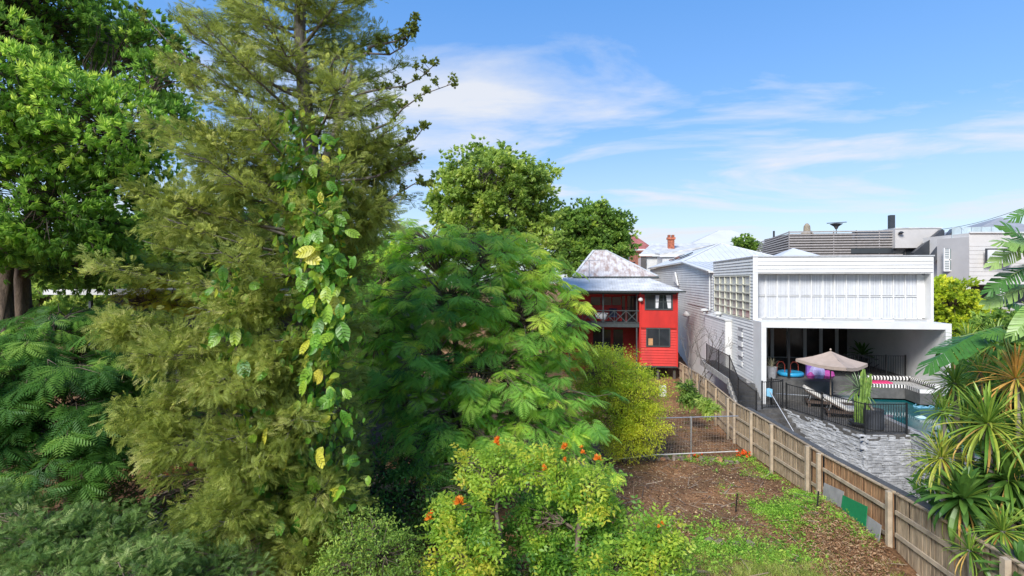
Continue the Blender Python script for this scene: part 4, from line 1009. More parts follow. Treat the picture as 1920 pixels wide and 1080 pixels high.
def blade_mesh(key, L=.6, w=.035, sag=.35, mm=None, nseg=5):
    if key in BLADES: return BLADES[key]
    V=[];F=[]
    for i in range(nseg+1):
        t=i/nseg; x=L*math.sin(t*1.25)/math.sin(1.25)*1.0; z=-L*sag*t*t; ww=w*math.sin(math.pi*(.12+.86*t))**.7 if i<nseg else .001
        V+= [(x,-ww/2,z+ww*.25),(x,0,z),(x,ww/2,z+ww*.25)]
    for i in range(nseg):
        k=i*3; F+= [(k,k+1,k+4,k+3),(k+1,k+2,k+5,k+4)]
    me=bpy.data.meshes.new('leaf'); me.from_pydata(V,[],F); me.materials.append(mm); BLADES[key]=me; return me
def simple_leaf(name, c1, c2, rough=.4):
    c1=tuple(min(.8,c*1.2) for c in c1); c2=tuple(min(.8,c*1.2) for c in c2)
    if name in MATS: return MATS[name]
    m,nt,b=_nodes(name); N=nt.nodes.new; L=nt.links.new
    oi=N('ShaderNodeObjectInfo'); mx=N('ShaderNodeMixRGB'); L(oi.outputs['Random'],mx.inputs['Fac']); mx.inputs['Color1'].default_value=(*c1,1); mx.inputs['Color2'].default_value=(*c2,1)
    geo=N('ShaderNodeNewGeometry'); nz=N('ShaderNodeTexNoise'); nz.inputs['Scale'].default_value=9; L(geo.outputs['Position'],nz.inputs['Vector'])
    hs=N('ShaderNodeHueSaturation'); mr=N('ShaderNodeMapRange'); mr.inputs['To Min'].default_value=.65; mr.inputs['To Max'].default_value=1.35; L(nz.outputs['Fac'],mr.inputs['Value']); L(mr.outputs[0],hs.inputs['Value']); L(mx.outputs[0],hs.inputs['Color'])
    L(hs.outputs[0],b.inputs['Base Color']); b.inputs['Roughness'].default_value=rough; b.inputs['Specular IOR Level'].default_value=.4
    tr=N('ShaderNodeBsdfTranslucent'); L(hs.outputs[0],tr.inputs['Color']); ms=N('ShaderNodeMixShader'); ms.inputs['Fac'].default_value=.3
    L(b.outputs[0],ms.inputs[1]); L(tr.outputs[0],ms.inputs[2]); L(ms.outputs[0],nt.nodes['Material Output'].inputs['Surface'])
    MATS[name]=m; return m
drac_g=simple_leaf('dracaena_green',(.07,.17,.02),(.26,.36,.05)); drac_y=simple_leaf('dracaena_yellow',(.26,.33,.04),(.45,.42,.07)); drac_o=simple_leaf('dried_orange_leaf',(.50,.24,.04),(.55,.36,.10),.6); drac_d=simple_leaf('dracaena_dark',(.04,.11,.02),(.11,.21,.035))
def rosette(parent, c, R_, n, mats, seed, el=(-35,80), w=.045, tilt=(0,0)):
    rr=random.Random(seed)
    for i in range(n):
        a=i*2.39996+rr.uniform(-.2,.2); f=(i+.5)/n; e=math.radians(el[0]+(el[1]-el[0])*f+rr.uniform(-8,8)); L=R_*(1.0-.25*f)*rr.uniform(.85,1.12)
        m_=mats[0] if rr.random()<.62 else rr.choice(mats)
        if f<.25 and el[0]<-50 and rr.random()<.22: m_=drac_o
        me=blade_mesh((m_.name,int(f*2.9)),1.,w/.6,.42-.16*int(f*2.9),m_)
        mesh_inst('leaf',me,Vector(c)+Vector((math.cos(a),math.sin(a),0))*.03+Vector((0,0,f*.12*R_)),(rr.uniform(-.2,.2),-e,a),(L,L,L),parent)
def poolpots():
    p=onZ(1613,800,DZ); T=thing('potted_cactus',p,'tall yellow green column cactus in a dark bowl on the deck','cactus')
    MB().lathe((p.x,p.y,DZ),[(.2,0),(.42,.16),(.45,.24),(.38,.24),(.36,.18)],16).build('bowl',zinc,T,smooth=False)
    for dx,dy,h,r,l in ((0,0,2.25,.12,(.06,0)),(.22,.05,1.9,.10,(.10,.02)),(-.14,.08,1.2,.09,(-.02,0)),(.10,-.12,1.5,.09,(.12,0)),(.3,-.02,2.05,.08,(.09,.03)),(-.05,-.15,.9,.08,(.02,0))):
        ribbed((p.x+dx*.8,p.y+dy,DZ+.18),h,r,cactus_m,T,'cactus_column',l)
    q=onZ(1638,804,DZ); T=thing('potted_yucca',q,'spiky grey green yucca in a tall charcoal cylinder pot behind the cactus','pot plant')
    MB().lathe((q.x,q.y,DZ),[(.33,0),(.37,.05),(.38,.82),(.33,.82),(.32,.74)],18).build('pot',zinc,T)
    MB().tube([(q.x,q.y,DZ+.75),(q.x-.15,q.y+.75,DZ+1.4)],.05,6).build('stem',barkgrey,T)
    rosette(T,(q.x-.18,q.y+.8,DZ+1.45),.95,46,[simple_leaf('yucca_grey',(.10,.17,.08),(.22,.30,.14)),drac_g],8,(-45,80),.035)
    # plants and chair on the terrace
    c=P(1617,672,32.5); c.z=1.8; T=thing('potted_palm',c,'dark leafy potted palm against the terrace wall','pot plant')
    MB().lathe(tuple(c),[(.22,0),(.32,.55),(.28,.55)],12).build('pot',zinc,T)
    rosette(T,(c.x,c.y,2.35),1.15,16,[drac_d],5,(5,70),.11)
    c=P(1678,675,31.6); c.z=1.8; T=thing('sling_chair',c,'grey sling lounge chair behind the terrace railing','chair')
    S=MB(); S.solid([(c.x+1.0,c.y-.3,3.0),(c.x+.1,c.y-.3,2.12),(c.x-1.9,c.y-.3,2.5),(c.x-1.9,c.y-.3,2.44),(c.x+.1,c.y-.3,2.04),(c.x+1.0,c.y-.3,2.92)],(0,.65,0)); S.build('sling',mat('grey_mesh',(.22,.22,.22),.7),T)
    MB().tube([(c.x+.95,c.y-.35,2.9),(c.x+.6,c.y-.35,1.8),(c.x-.7,c.y-.35,2.3),(c.x-1.4,c.y-.35,1.8)],.025,6).tube([(c.x+.95,c.y+.4,2.9),(c.x+.6,c.y+.4,1.8),(c.x-.7,c.y+.4,2.3),(c.x-1.4,c.y+.4,1.8)],.025,6).build('chair_frame',black,T)
    # toys and inflatables by the low wall
    c=P(1482,704,28.9); c.z=1.82
    n=24; pts=[(c.x+.55*math.cos(a)+0,c.y+.55*math.sin(a),1.94) for a in [2*math.pi*k/n for k in range(n+1)]]
    tag(MB().tube(pts,.12,8,False).build('inflatable_ring',plastic_blue,smooth=True),'bright blue inflatable pool ring lying on the terrace edge','pool ring')
    T=thing('toy_arch',(c.x,c.y+.5,1.8),'thin red hoop frame standing behind the blue pool ring','toy')
    for s in (-.55,.15):
        x=c.x+s; MB().tube([(x,c.y+.4,1.8),(x,c.y+.4,2.35),(x+.1,c.y+.4,2.5),(x+.3,c.y+.4,2.5),(x+.4,c.y+.4,2.35),(x+.4,c.y+.4,1.8)],.02,5).build('hoop',mat('red_tube',(.6,.1,.06),.4),T)
    c=P(1536,700,28.4); c.z=1.8; T=thing('toy_playhouse',c,'purple and pink plastic play toys heaped under the umbrella edge','toys')
    MB().lathe((c.x-.1,c.y,1.8),[(.3,0),(.42,.2),(.36,.45),(.2,.7),(.05,.82)],10).build('toy_dome',mat('lilac_plastic',(.45,.42,.75),.4,.1),T)
    MB().box((c.x-.55,c.y+.1,1.8),(c.x-.25,c.y+.4,2.75)).build('toy_tower',plastic_purple,T,bevel=.05)
    MB().lathe((c.x+.38,c.y-.05,1.8),[(.25,0),(.36,.15),(.3,.35),(.05,.42)],10).build('toy_tub',magenta,T)
    MB().lathe((c.x-.5,c.y-.2,1.8),[(.15,0),(.2,.15),(.05,.32)],8).build('toy_ball',magenta,T)
    c=P(1447,694,28.3); c.z=1.8; T=thing('corner_planter',c,'grey pot with wispy dry grass at the left corner of the terrace','pot plant')
    MB().lathe((c.x,c.y,1.8),[(.2,0),(.27,.6),(.23,.6)],12).build('pot',mat('pale_grey_pot',(.38,.38,.39),.6),T)
    rosette(T,(c.x,c.y,2.35),.6,22,[simple_leaf('straw',(.35,.33,.2),(.5,.46,.3))],15,(20,88),.02)
poolpots()

# ------------------------------------------------------------------ wire fence, rocks and garden bits
def garden_bits():
    zA=onX(1385,781,FX-.3); a=onZ(1238,852,-.25); 
    T=thing('wire_gate',(4.5,21.3,-.3),'rusty wire mesh gate with pale pipe rails crossing the garden','gate')
    L=P(1232,784,21.4); R_=P(1384,780,21.9); L2=P(1225,853,21.3); R2=P(1384,846,21.8)
    MB().tube([L,R_],.022,6).build('top_rail',steel,T); MB().tube([L2,R2],.022,6).build('bottom_rail',mat('white_pipe',(.6,.58,.55),.6),T)
    p=P(1296,781,21.6); q=P(1296,862,21.6); MB().tube([p,q],.035,6).build('post',steel,T)
    m=MB()
    for k in range(1,9):
        f=k/9; m.tube([L.lerp(L2,f),R_.lerp(R2,f)],.006,3)
    for k in range(1,30):
        f=k/30; m.tube([L.lerp(R_,f),L2.lerp(R2,f)],.005,3)
    m.build('wire_mesh',mat('rusty_wire',(.28,.2,.15),.7,.2),T,kind='stuff')
    m=MB().tube([P(1150,862,21.2),P(1225,853,21.3)],.022,6); tag(m.build('edging_pipe',mat('white_pipe',(.6,.58,.55),.6)),'pale pipe lying along the garden edge left of the wire gate','pipe')
    # edging rocks
    rr=random.Random(11); metas=[]
    for v in range(5):
        bm=bmesh.new(); bmesh.ops.create_icosphere(bm,subdivisions=2,radius=1)
        r3=random.Random(v)
        for vt in bm.verts:
            vt.co*=1+.25*math.sin(vt.co.x*4+v)+.12*r3.uniform(-1,1)
        me=bpy.data.meshes.new('rock'); bm.to_mesh(me); bm.free(); me.materials.append(rock_m); metas.append(me)
    metas2=[m.copy() for m in metas]
    for m in metas2: m.materials[0]=mat('terracotta_rock',(.42,.20,.11),.85,.25,6,.4,20)
    i=0
    spots=[(1222+j*10+rr.uniform(-4,4),858+rr.uniform(-5,6)) for j in range(17)]+[(1380,1070),(1350,1068),(1405,1072),(1262,782),(1330,1064)]
    names=['smallest of the','chipped','rounded','flat','long','dark','pale','mossy','squat','tilted']
    for px_,py_ in spots:
        p=P(px_,py_,(EYE+.2)/((py_-525)/1000)); p.z=ground_z(p.x,p.y)+.03; s=rr.uniform(.09,.17) if i<17 else .11
        o=mesh_inst('garden_rock',(metas2 if i in(2,7,8,13) else metas)[i%5],p,(rr.uniform(0,3),rr.uniform(0,3),rr.uniform(0,3)),(s*1.2,s,s*.75))
        lab=('brown rock in the row edging the garden bed below the wire gate' if i<17 and i not in (2,7,8,13) else 'terracotta coloured rock among the edging stones by the wire gate' if i<17 else 'loose brown rock lying near the bottom of the bare garden' if py_>1000 else 'single pale rock just behind the wire gate')
        tag(o,lab,'rock','loose brown rocks at the bottom of the garden' if py_>1000 else 'terracotta edging rocks' if i in (2,7,8,13) else 'edging rocks below the wire gate' if i<17 else None); i+=1
    p=onY(1243,705,37); b=MB().box((p.x-.25,36.8,-.9),(p.x+.2,37.2,-.15)).box((p.x-.2,36.85,-.148),(p.x+.15,37.15,-.12)); tag(b.build('plastic_bin',white,bevel=.03),'small white plastic bin beneath the red house','bin')
    # star pickets and a stake
    for (px_,y0,y1,dd,lab) in ((1382,925,952,15.6,'thin dark stake standing in the bare soil'),(1534,930,970,14.2,'thin dark picket standing by the mound near the fence')):
        a=P(px_-3,y0,dd); z=ground_z(a.x,a.y); tag(MB().tube([(a.x,a.y,z-.05),(a.x+.05,a.y,z+.55)],.02,5).build('garden_stake',black),lab,'stake')
    b=MB().beam((5.2,10.2,.62),(6.6,13.0,.62),.1,.06); tag(b.build('timber_offcut',timber_grey),'long grey timber offcut lying by the foot of the near fence','timber')
garden_bits()

# ------------------------------------------------------------------ leaf materials and trees
LM_penda=leafmat('glossy_bright_leaf',[(.05,.11,.022),(.11,.22,.036),(.20,.36,.055),(.37,.48,.085)],.52)
LM_grev=leafmat('olive_fern_leaf',[(.085,.115,.02),(.175,.22,.042),(.275,.325,.075),(.38,.385,.135)],.5,.55)
LM_poin=leafmat('feathery_green_leaf',[(.06,.15,.04),(.13,.29,.055),(.24,.42,.07),(.46,.54,.08)],.5,.5)
LM_dark=leafmat('deep_shade_leaf',[(.03,.08,.02),(.06,.155,.03),(.11,.235,.04),(.21,.32,.06)],.48,.5)  # darker tones put the lower left tree's shade into the leaf colour
LM_back=leafmat('mango_leaf',[(.08,.14,.03),(.17,.26,.05),(.29,.38,.08),(.44,.48,.14)],.5,.45)
LM_back2=leafmat('fig_leaf',[(.05,.10,.02),(.11,.20,.035),(.20,.31,.055),(.33,.42,.08)],.45,.5)
LM_bush=leafmat('yellow_green_leaf',[(.10,.17,.02),(.22,.31,.025),(.38,.45,.035),(.55,.55,.06)],.45,.5)
LM_tulip=leafmat('lime_leaf',[(.05,.135,.025),(.12,.25,.035),(.28,.39,.05),(.47,.44,.06)],.48,.45)
LM_gold=leafmat('golden_leaf',[(.10,.17,.02),(.26,.31,.025),(.46,.43,.035),(.60,.50,.06)],.35,.5)
LM_weed=leafmat('weed_leaf',[(.05,.13,.02),(.13,.28,.03),(.24,.40,.05),(.38,.46,.09)],.4,.6)

LM_mid=leafmat('mid_green_fern_leaf',[(.05,.10,.025),(.10,.18,.04),(.19,.27,.08),(.32,.36,.14)],.4,.55)
W7=T_whorl(7,.26,.6,1); W6=T_whorl(6,.42,.7,2)
GREV=T_pinnate(5,.26,.5,42,.1,1); POIN=T_pinnate(8,.26,.40,60,.34,2); TUL=T_pinnate(3,.55,.50,55,.30,2); LEAF=T_leaf(.42); LANCE=T_lance(.26,.35)
YFERN=T_pinnate(6,.4,.36,55,.2,2)

tree('broadleaf_tree','large bright green broadleaf tree with rosette leaf tufts filling the upper left','tree',(-14.5,9.5,.5),
     [[(-14.5,9.8,.4),P(45,640,16),P(40,520,16),P(70,400,15.6),P(120,300,15.5)],[(-15.3,9.2,.4),P(10,640,15.4),P(8,500,15.4),P(-30,350,15),P(-60,200,15)],[P(70,400,15.6),P(165,400,15),P(180,370,15),P(250,300,15)]],
     [PL(90,45,17.5,3.0,1.3,-.12),PL(250,80,17,1.5,.75,-.05),PL(50,215,14,2.2,1.5,.12),PL(190,240,14,1.7,1.3,.14),PL(300,150,16,1.2,.7,.0),PL(330,235,16,.9,.7,-.1),PL(70,390,13.5,1.6,1.3,-.02),PL(180,420,14.5,1.1,1.0,-.1),PL(215,330,15,1.2,.9,-.1),PL(-120,150,14,2.6,2.6),PL(-80,400,13,1.6,1.8),PL(160,500,16,1.4,.7,-.15),PL(20,-60,16,3,1.5)],
     W7,LM_penda,bark,1,cl_per=48,lv_per=12,cl_r=.36,size=.21,outward=.9,droop=-.15,tr_r=.32,inner=.55,lump=.25,tw=.012,limb_r=.1,tints=.2)

# the tall olive tree
def grevillea():
    rng=np.random.RandomState(7); base=P(575,1000,11.5); base.z=.5; th=thing('silky_oak_tree',base,'tall olive green silky oak with ferny foliage and a vine climbing its trunk','tree')
    wood=MB(); fo=Foliage()
    def tx(z): return Vector((base.x+.12*math.sin(z*.9),base.y+.1*math.cos(z*.7),z))
    tp=[tx(z) for z in np.linspace(.3,18.5,16)]; wood.tube(tp,[.26*(1-.9*i/15)+.02 for i in range(16)],9)
    f0=tx(8.3); wood.tube([f0,P(590,345,11.2),P(607,310,11.1),P(640,220,11.0),P(660,120,11)],[.13,.12,.10,.07,.03],7)
    camdir=np.array([math.sin(YAW),-math.cos(YAW)])  # towards the camera in plan
    right=np.array([CA,SA])
    zb=list(np.linspace(1.4,17.6,165))
    for i,z in enumerate(zb):
        a=i*2.39996+rng.uniform(-.3,.3); d2=np.array([math.cos(a),math.sin(a)]); s=d2@right
        Lr=np.interp(z,[1,4,6,7.6,8.6,10.5,12.5,14.5,17.6],[1.0,1.0,1.1,1.6,2.1,2.4,2.1,1.8,.9])
        Ll=np.interp(z,[1,2.5,5,7,9,11,13,15,17.6],[2.2,3.2,3.6,3.4,3.0,2.6,2.0,1.8,.8])
        Lm=Ll+(Lr-Ll)*(s+1)/2; Lm*=rng.uniform(.72,1.1)
        up=np.interp(z,[1,5,9,13,18],[-.12,.05,.28,.5,.9])
        p0=np.array(tx(z)); e=p0+np.array([d2[0]*Lm,d2[1]*Lm,Lm*up]); mid=(p0+e)/2+np.array([0,0,-.08*Lm]); n=8
        pts=[(1-t)**2*p0+2*(1-t)*t*mid+t*t*e for t in np.linspace(0,1,n)]
        wood.tube(pts,[.045*(1-.85*k/(n-1)) for k in range(n)],4,False)
        # side twigs carrying tufts
        for k in range(int(5+Lm*7.5)):
            t=rng.uniform(.06,1.0)**.85; b=(1-t)**2*p0+2*(1-t)*t*mid+t*t*e
            sd=np.array([-d2[1],d2[0],0])*rng.choice([-1,1])*rng.uniform(.3,1.0)+np.array([d2[0],d2[1],0])*.6+np.array([0,0,rng.uniform(-.25,.55)])
            ln=rng.uniform(.25,.75)*(1.15-.5*t); c=b+norm(sd)*ln; wood.tube([b,(b+c)/2+np.array([0,0,-.02]),c],[.012,.009,.004],3,False)
            m=rng.randint(16,25); tt=rng.uniform(.15,1.05,m)[:,None]; pos=b+(c-b)*tt+rng.normal(0,.085,(m,3))
            dirs=norm(norm(c-b)*1.0+rng.normal(0,.55,(m,3))+np.array([0,0,.05 if z>7 else -.25]))
            V,F=place(GREV,pos,dirs,rng.uniform(.09,.19,m),rng.normal(0,.9,m),rng,.6)
            ct=np.clip(rng.normal(.40,.2)+rng.normal(0,.12,m),0,1); fo.add(V,F,np.repeat(ct,len(GREV[0])))
    # fuller ferny masses low on the near side
    for px_,py_,d,rx,rz,sh in ((330,665,10.3,.85,.38,.1),(280,770,10.1,.6,.32,.12),(420,710,10.0,.8,.45,.02),(350,830,9.9,.7,.38,.1),(470,860,10.0,.8,.5,0),(600,930,10.2,.6,.6,-.03),(420,960,9.7,.7,.4,.06),(470,570,10.6,.8,.4,0),(540,800,10.3,.6,.5,.05),(520,690,10.4,.6,.5,-.05),(250,620,10.8,.6,.3,.05),(680,400,11.2,.7,.6,-.03),(700,300,11.4,.7,.5,0),(430,300,11,.9,.6,0),(360,400,11,.8,.5,.02),(560,1030,10,.7,.4,0)):
        c=np.array(P(px_,py_,d)); r_=np.array((rx,rx,rz)); cc,dd=shell(c,r_,int(26+60*rx*rz*1.6),rng,.25,.3)
        k_=np.array(tx(max(.6,c[2]-.5))); bp=branch_pts(k_,c,rng,6,.03); wood.tube(bp,[.04,.035,.03,.024,.018,.012],5,False)
        for p in cc[::2]: wood.tube(branch_pts(bp[rng.randint(3,6)],p,rng,3,.04),[.011,.008,.004],3,False)
        m=30; N=len(cc)*m; o_=np.repeat(dd,m,0); pos=np.repeat(cc,m,0)+rng.normal(0,.11,(N,3))
        dirs=norm(norm(o_+np.array([0,0,-.2]))*.9+rng.normal(0,.5,(N,3))); V,F=place(GREV,pos,dirs,rng.uniform(.09,.19,N),rng.normal(0,.9,N),rng,.6)
        ct=np.clip(np.repeat(rng.normal(.42+sh,.24,len(cc)),m)+rng.normal(0,.1,N),0,1); fo.add(V,F,np.repeat(ct,len(GREV[0])))
    # long bare limbs with a leafy tuft at the tip, out to the right against the sky
    for (sx,sy,ex,ey,d) in ((640,150,778,32,11),(650,190,818,118,11.3),(640,250,846,158,11),(650,300,797,236,11.4),(640,340,790,296,11),(690,90,770,60,11),(660,390,800,345,11.2),(470,180,262,20,12),(480,230,330,110,12)):
        a,b=np.array(P(sx,sy,d)),np.array(P(ex,ey,d)); pts=branch_pts(a,b,rng,6,-.06); wood.tube(pts,[.035,.03,.025,.018,.012,.008],5,False)
        for k in range(11):
            t=1-(k/11)**1.3*.75; i_=min(4,int(t*5)); q=np.array(pts[i_])+(np.array(pts[i_+1])-np.array(pts[i_]))*(t*5-i_)
            off=rng.normal(0,.10 if k else .02,3)*np.array([1,1,1]); off[2]=abs(off[2])*.9; m=18
            pos=q+off+rng.normal(0,.035,(m,3)); dirs=norm(rng.normal(0,.8,(m,3))+norm(b-a)*.6+np.array([0,0,.4]))
            V,F=place(W6,pos,dirs,rng.uniform(.055,.09,m),rng.normal(0,1,m),rng,.5); fo.add(V,F,np.repeat(np.clip(rng.normal(.2,.1,m),0,1),len(W6[0])))
            wood.tube([q,q+off],[.008,.005],3,False)
    wood.build('trunk',barkgrey,th,smooth=True); fo.build('crown',LM_grev,th)
grevillea()

# climbing vine with large split leaves
def vine():
    base=P(585,1020,10.6); base.z=.5; T=thing('climbing_vine',base,'split leaf vine with big yellow splashed leaves climbing the silky oak trunk','vine')
    mats=[simple_leaf('vine_green',(.05,.17,.015),(.13,.29,.03)),simple_leaf('vine_lime',(.13,.30,.03),(.30,.42,.04)),simple_leaf('vine_yellow',(.42,.44,.04),(.58,.52,.08))]
    def leafm(v):
        r3=random.Random(v); n=6; V=[(0,0,0)]; F=[]
        # midrib points
        for i in range(n+1): t=i/n; V.append((t,0,-.6*t*t))
        for sg in (-1,1):
            for i in range(n):
                t0=i/n; t1=(i+.80)/n; w=lambda t:.40*math.sin(math.pi*(t*.80+.15))**.7
                x0,x1=t0,t1; a=len(V); lean=.20
                w0,w1=w(t0),w(t1)
                dr=lambda x,y:-.6*x*x-.9*y*y
                P0=(x0,0,dr(x0,0)); P1=(x1+.0,0,dr(x1,0)); P2=(x1+lean,sg*w1,dr(x1,w1)); P3=(x0+lean*.9,sg*w0,dr(x0,w0))
                V+= [P0,P1,P2,P3]; F.append((a,a+1,a+2,a+3) if sg>0 else (a+3,a+2,a+1,a))
                j=(t1+1/n*.22); 
                # web close to the midrib keeps the blade whole
                P4=(x0+1/n,0,dr(x0+1/n,0)); P5=(x0+1/n+lean*.3,sg*w0*.3,dr(x0,w0*.3)); P6=(x1+lean*.3,sg*w1*.3,dr(x1,w1*.3)); b=len(V)
                V+= [P1,P4,P5,P6]; F.append((b,b+1,b+2,b+3) if sg>0 else (b+3,b+2,b+1,b))
        me=bpy.data.meshes.new('leaf'); me.from_pydata(V,[],F); me.materials.append(mats[v%3]); return me
    metas=[leafm(v) for v in range(3)]
    rr=random.Random(21); st=MB(); k=0
    paths=[([(575,1060),(600,900),(610,760),(600,620),(590,500),(585,400),(575,330),(545,210)],44,180),([(500,1000),(520,880),(480,790),(440,640),(430,500)],46,70),([(590,700),(620,610),(628,520),(612,420),(620,350)],28,65)]
    for path,sp,n in paths:
        pts=[P(x,y,10.9) for x,y in path]; st.tube(pts,.035,5)
        for i in range(n):
            t=rr.random()*(len(path)-1.001); i0=int(t); f=t-i0; x=path[i0][0]*(1-f)+path[i0+1][0]*f; y=path[i0][1]*(1-f)+path[i0+1][1]*f
            p=P(x+rr.gauss(0,sp*.55),y+rr.gauss(0,22),10.15+rr.uniform(-.45,.55)); s=rr.uniform(.15,.33)*(1 if 450<y<950 else .85)
            dr=Vector((rr.gauss(.0,.7),rr.gauss(-.55,.45),rr.gauss(-.55,.45))).normalized(); up=Vector((SA*.8+rr.gauss(0,.3),-CA*.9+rr.gauss(0,.3),.55+rr.gauss(0,.3)))
            y_=up.cross(dr).normalized(); z_=dr.cross(y_); R=Matrix((dr,y_,z_)).transposed()
            v=0 if rr.random()<.52 else (1 if rr.random()<.72 else 2)
            mesh_inst('leaf',metas[v],p,R.to_euler(),(s,s,s),T); k+=1
    st.build('stem',bark,T)
    rng=np.random.RandomState(5); fo=Foliage()
    for path,sp,n in paths:
        m=n*7; t=rng.uniform(0,len(path)-1.001,m); i0=t.astype(int); f=t-i0; pa=np.array(path,float); xy=pa[i0]*(1-f)[:,None]+pa[i0+1]*f[:,None]
        pos=np.array([P(x,y,d) for x,y,d in zip(xy[:,0]+rng.normal(0,sp*.75,m),xy[:,1]+rng.normal(0,18,m),rng.uniform(10.0,11.0,m))])
        dirs=norm(rng.normal(0,.5,(m,3))+np.array([0,-.5,-.7])); V,F=place(T_lance(.62,.35),pos,dirs,rng.uniform(.08,.24,m),rng.normal(0,.6,m),rng,.5)
        fo.add(V,F,np.repeat(rng.uniform(0,1,m)**1.3,8))
    fo.build('small_leaves',leafmat('vine_small_leaf',[(.04,.12,.02),(.09,.22,.03),(.20,.34,.035),(.42,.44,.06)],.45,.4),T,'stuff')
vine()

tree('feathery_tree','wide spreading feathery leaved tree in the middle of the garden','tree',(-2.5,17,.0),
     [[P(890,940,17.5),P(880,800,17.3),P(860,700,17),P(850,600,17)],[P(890,940,17.5),P(960,780,17.3),P(1000,660,17.3)],[P(870,900,17.2),P(760,760,16.8),P(720,650,16.8)]],
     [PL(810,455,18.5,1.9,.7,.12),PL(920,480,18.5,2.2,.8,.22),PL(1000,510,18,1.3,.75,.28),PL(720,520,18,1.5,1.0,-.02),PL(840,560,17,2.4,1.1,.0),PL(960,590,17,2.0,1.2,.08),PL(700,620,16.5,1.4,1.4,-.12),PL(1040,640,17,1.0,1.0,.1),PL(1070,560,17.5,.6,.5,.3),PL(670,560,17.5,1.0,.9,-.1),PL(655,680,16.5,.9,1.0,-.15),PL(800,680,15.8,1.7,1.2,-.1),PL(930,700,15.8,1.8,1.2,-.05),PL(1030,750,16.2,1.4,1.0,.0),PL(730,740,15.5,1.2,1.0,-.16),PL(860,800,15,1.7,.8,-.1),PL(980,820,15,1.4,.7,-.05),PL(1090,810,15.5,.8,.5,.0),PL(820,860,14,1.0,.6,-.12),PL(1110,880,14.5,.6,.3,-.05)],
     POIN,LM_poin,bark,2,spray=True,cl_per=46,lv_per=9,cl_r=.5,size=.38,flat=.45,outward=.9,droop=.36,tr_r=.2,inner=.5,lump=.3,tw=.014,limb_r=.08,tintmu=.60,tints=.2,upj=.22)
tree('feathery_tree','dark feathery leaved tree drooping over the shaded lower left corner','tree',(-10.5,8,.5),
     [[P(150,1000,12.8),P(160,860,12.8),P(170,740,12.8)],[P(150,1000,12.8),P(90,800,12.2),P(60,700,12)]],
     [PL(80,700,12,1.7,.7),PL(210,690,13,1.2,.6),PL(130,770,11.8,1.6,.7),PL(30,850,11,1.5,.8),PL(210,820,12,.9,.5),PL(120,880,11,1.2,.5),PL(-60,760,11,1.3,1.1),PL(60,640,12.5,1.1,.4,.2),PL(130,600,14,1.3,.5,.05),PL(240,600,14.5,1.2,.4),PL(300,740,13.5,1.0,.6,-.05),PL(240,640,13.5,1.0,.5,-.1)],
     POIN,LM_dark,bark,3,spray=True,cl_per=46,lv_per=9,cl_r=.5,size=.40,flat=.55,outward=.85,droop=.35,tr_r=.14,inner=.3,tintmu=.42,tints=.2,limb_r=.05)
tree('round_tree','round crowned mid green tree rising behind the feathery tree','tree',(0,40,-.7),
     [[P(950,700,36),P(950,520,36),P(945,440,36),P(960,390,36)],[P(950,470,36),P(985,390,36),P(1000,340,36)],[P(948,470,36),P(900,400,36)]],
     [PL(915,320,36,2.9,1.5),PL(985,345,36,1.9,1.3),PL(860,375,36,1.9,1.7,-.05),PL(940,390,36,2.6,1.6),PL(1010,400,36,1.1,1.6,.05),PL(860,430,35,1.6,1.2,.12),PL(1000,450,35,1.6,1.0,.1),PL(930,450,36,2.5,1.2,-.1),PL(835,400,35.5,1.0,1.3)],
     W6,LM_back,barkgrey,4,cl_per=21,lv_per=14,cl_r=.5,size=.34,outward=.8,droop=.35,tr_r=.35,inner=.6,lump=.28,tw=.02,limb_r=.16,tints=.2)
tree('round_tree','darker rounded tree behind the rusty roof of the red house','tree',(4,68,0),
     [[P(1115,600,66),P(1115,500,66),P(1110,450,66)]],
     [PL(1105,418,66,3.2,2.4),PL(1150,440,66,2.3,2.8),PL(1062,430,66,2.7,2.5,-.1),PL(1100,475,66,4.6,2.8,-.05),PL(1163,472,66,1.4,2.4,-.05)],
     W6,LM_back2,bark,5,cl_per=20,lv_per=13,cl_r=.7,size=.42,outward=.8,tr_r=.35,inner=.62,lump=.25,tw=.02,limb_r=.15,tints=.2)
tree('yellow_green_bush','dense yellow green small leaved bush in front of the red house','bush',P(1165,860,21.5),
     [[P(1165,870,21.7),P(1165,800,21.7),P(1165,740,21.7)]],
     [PL(1140,700,22.3,1.5,1.2,-.1),PL(1195,735,21.8,1.3,1.2,.02),PL(1150,770,21.6,1.5,1.2,-.05),PL(1200,800,21.3,1.1,1.0,.15),PL(1110,700,22.5,1.1,1.0,-.12),PL(1170,830,21,.9,.7,.18)],
     LEAF,LM_bush,bark,6,cl_per=85,lv_per=75,cl_r=.3,size=.08,outward=.5,tr_r=.08,inner=.5,lump=.14,tw=.008,limb_r=.04,tintmu=.58,tints=.16,size_j=.4)
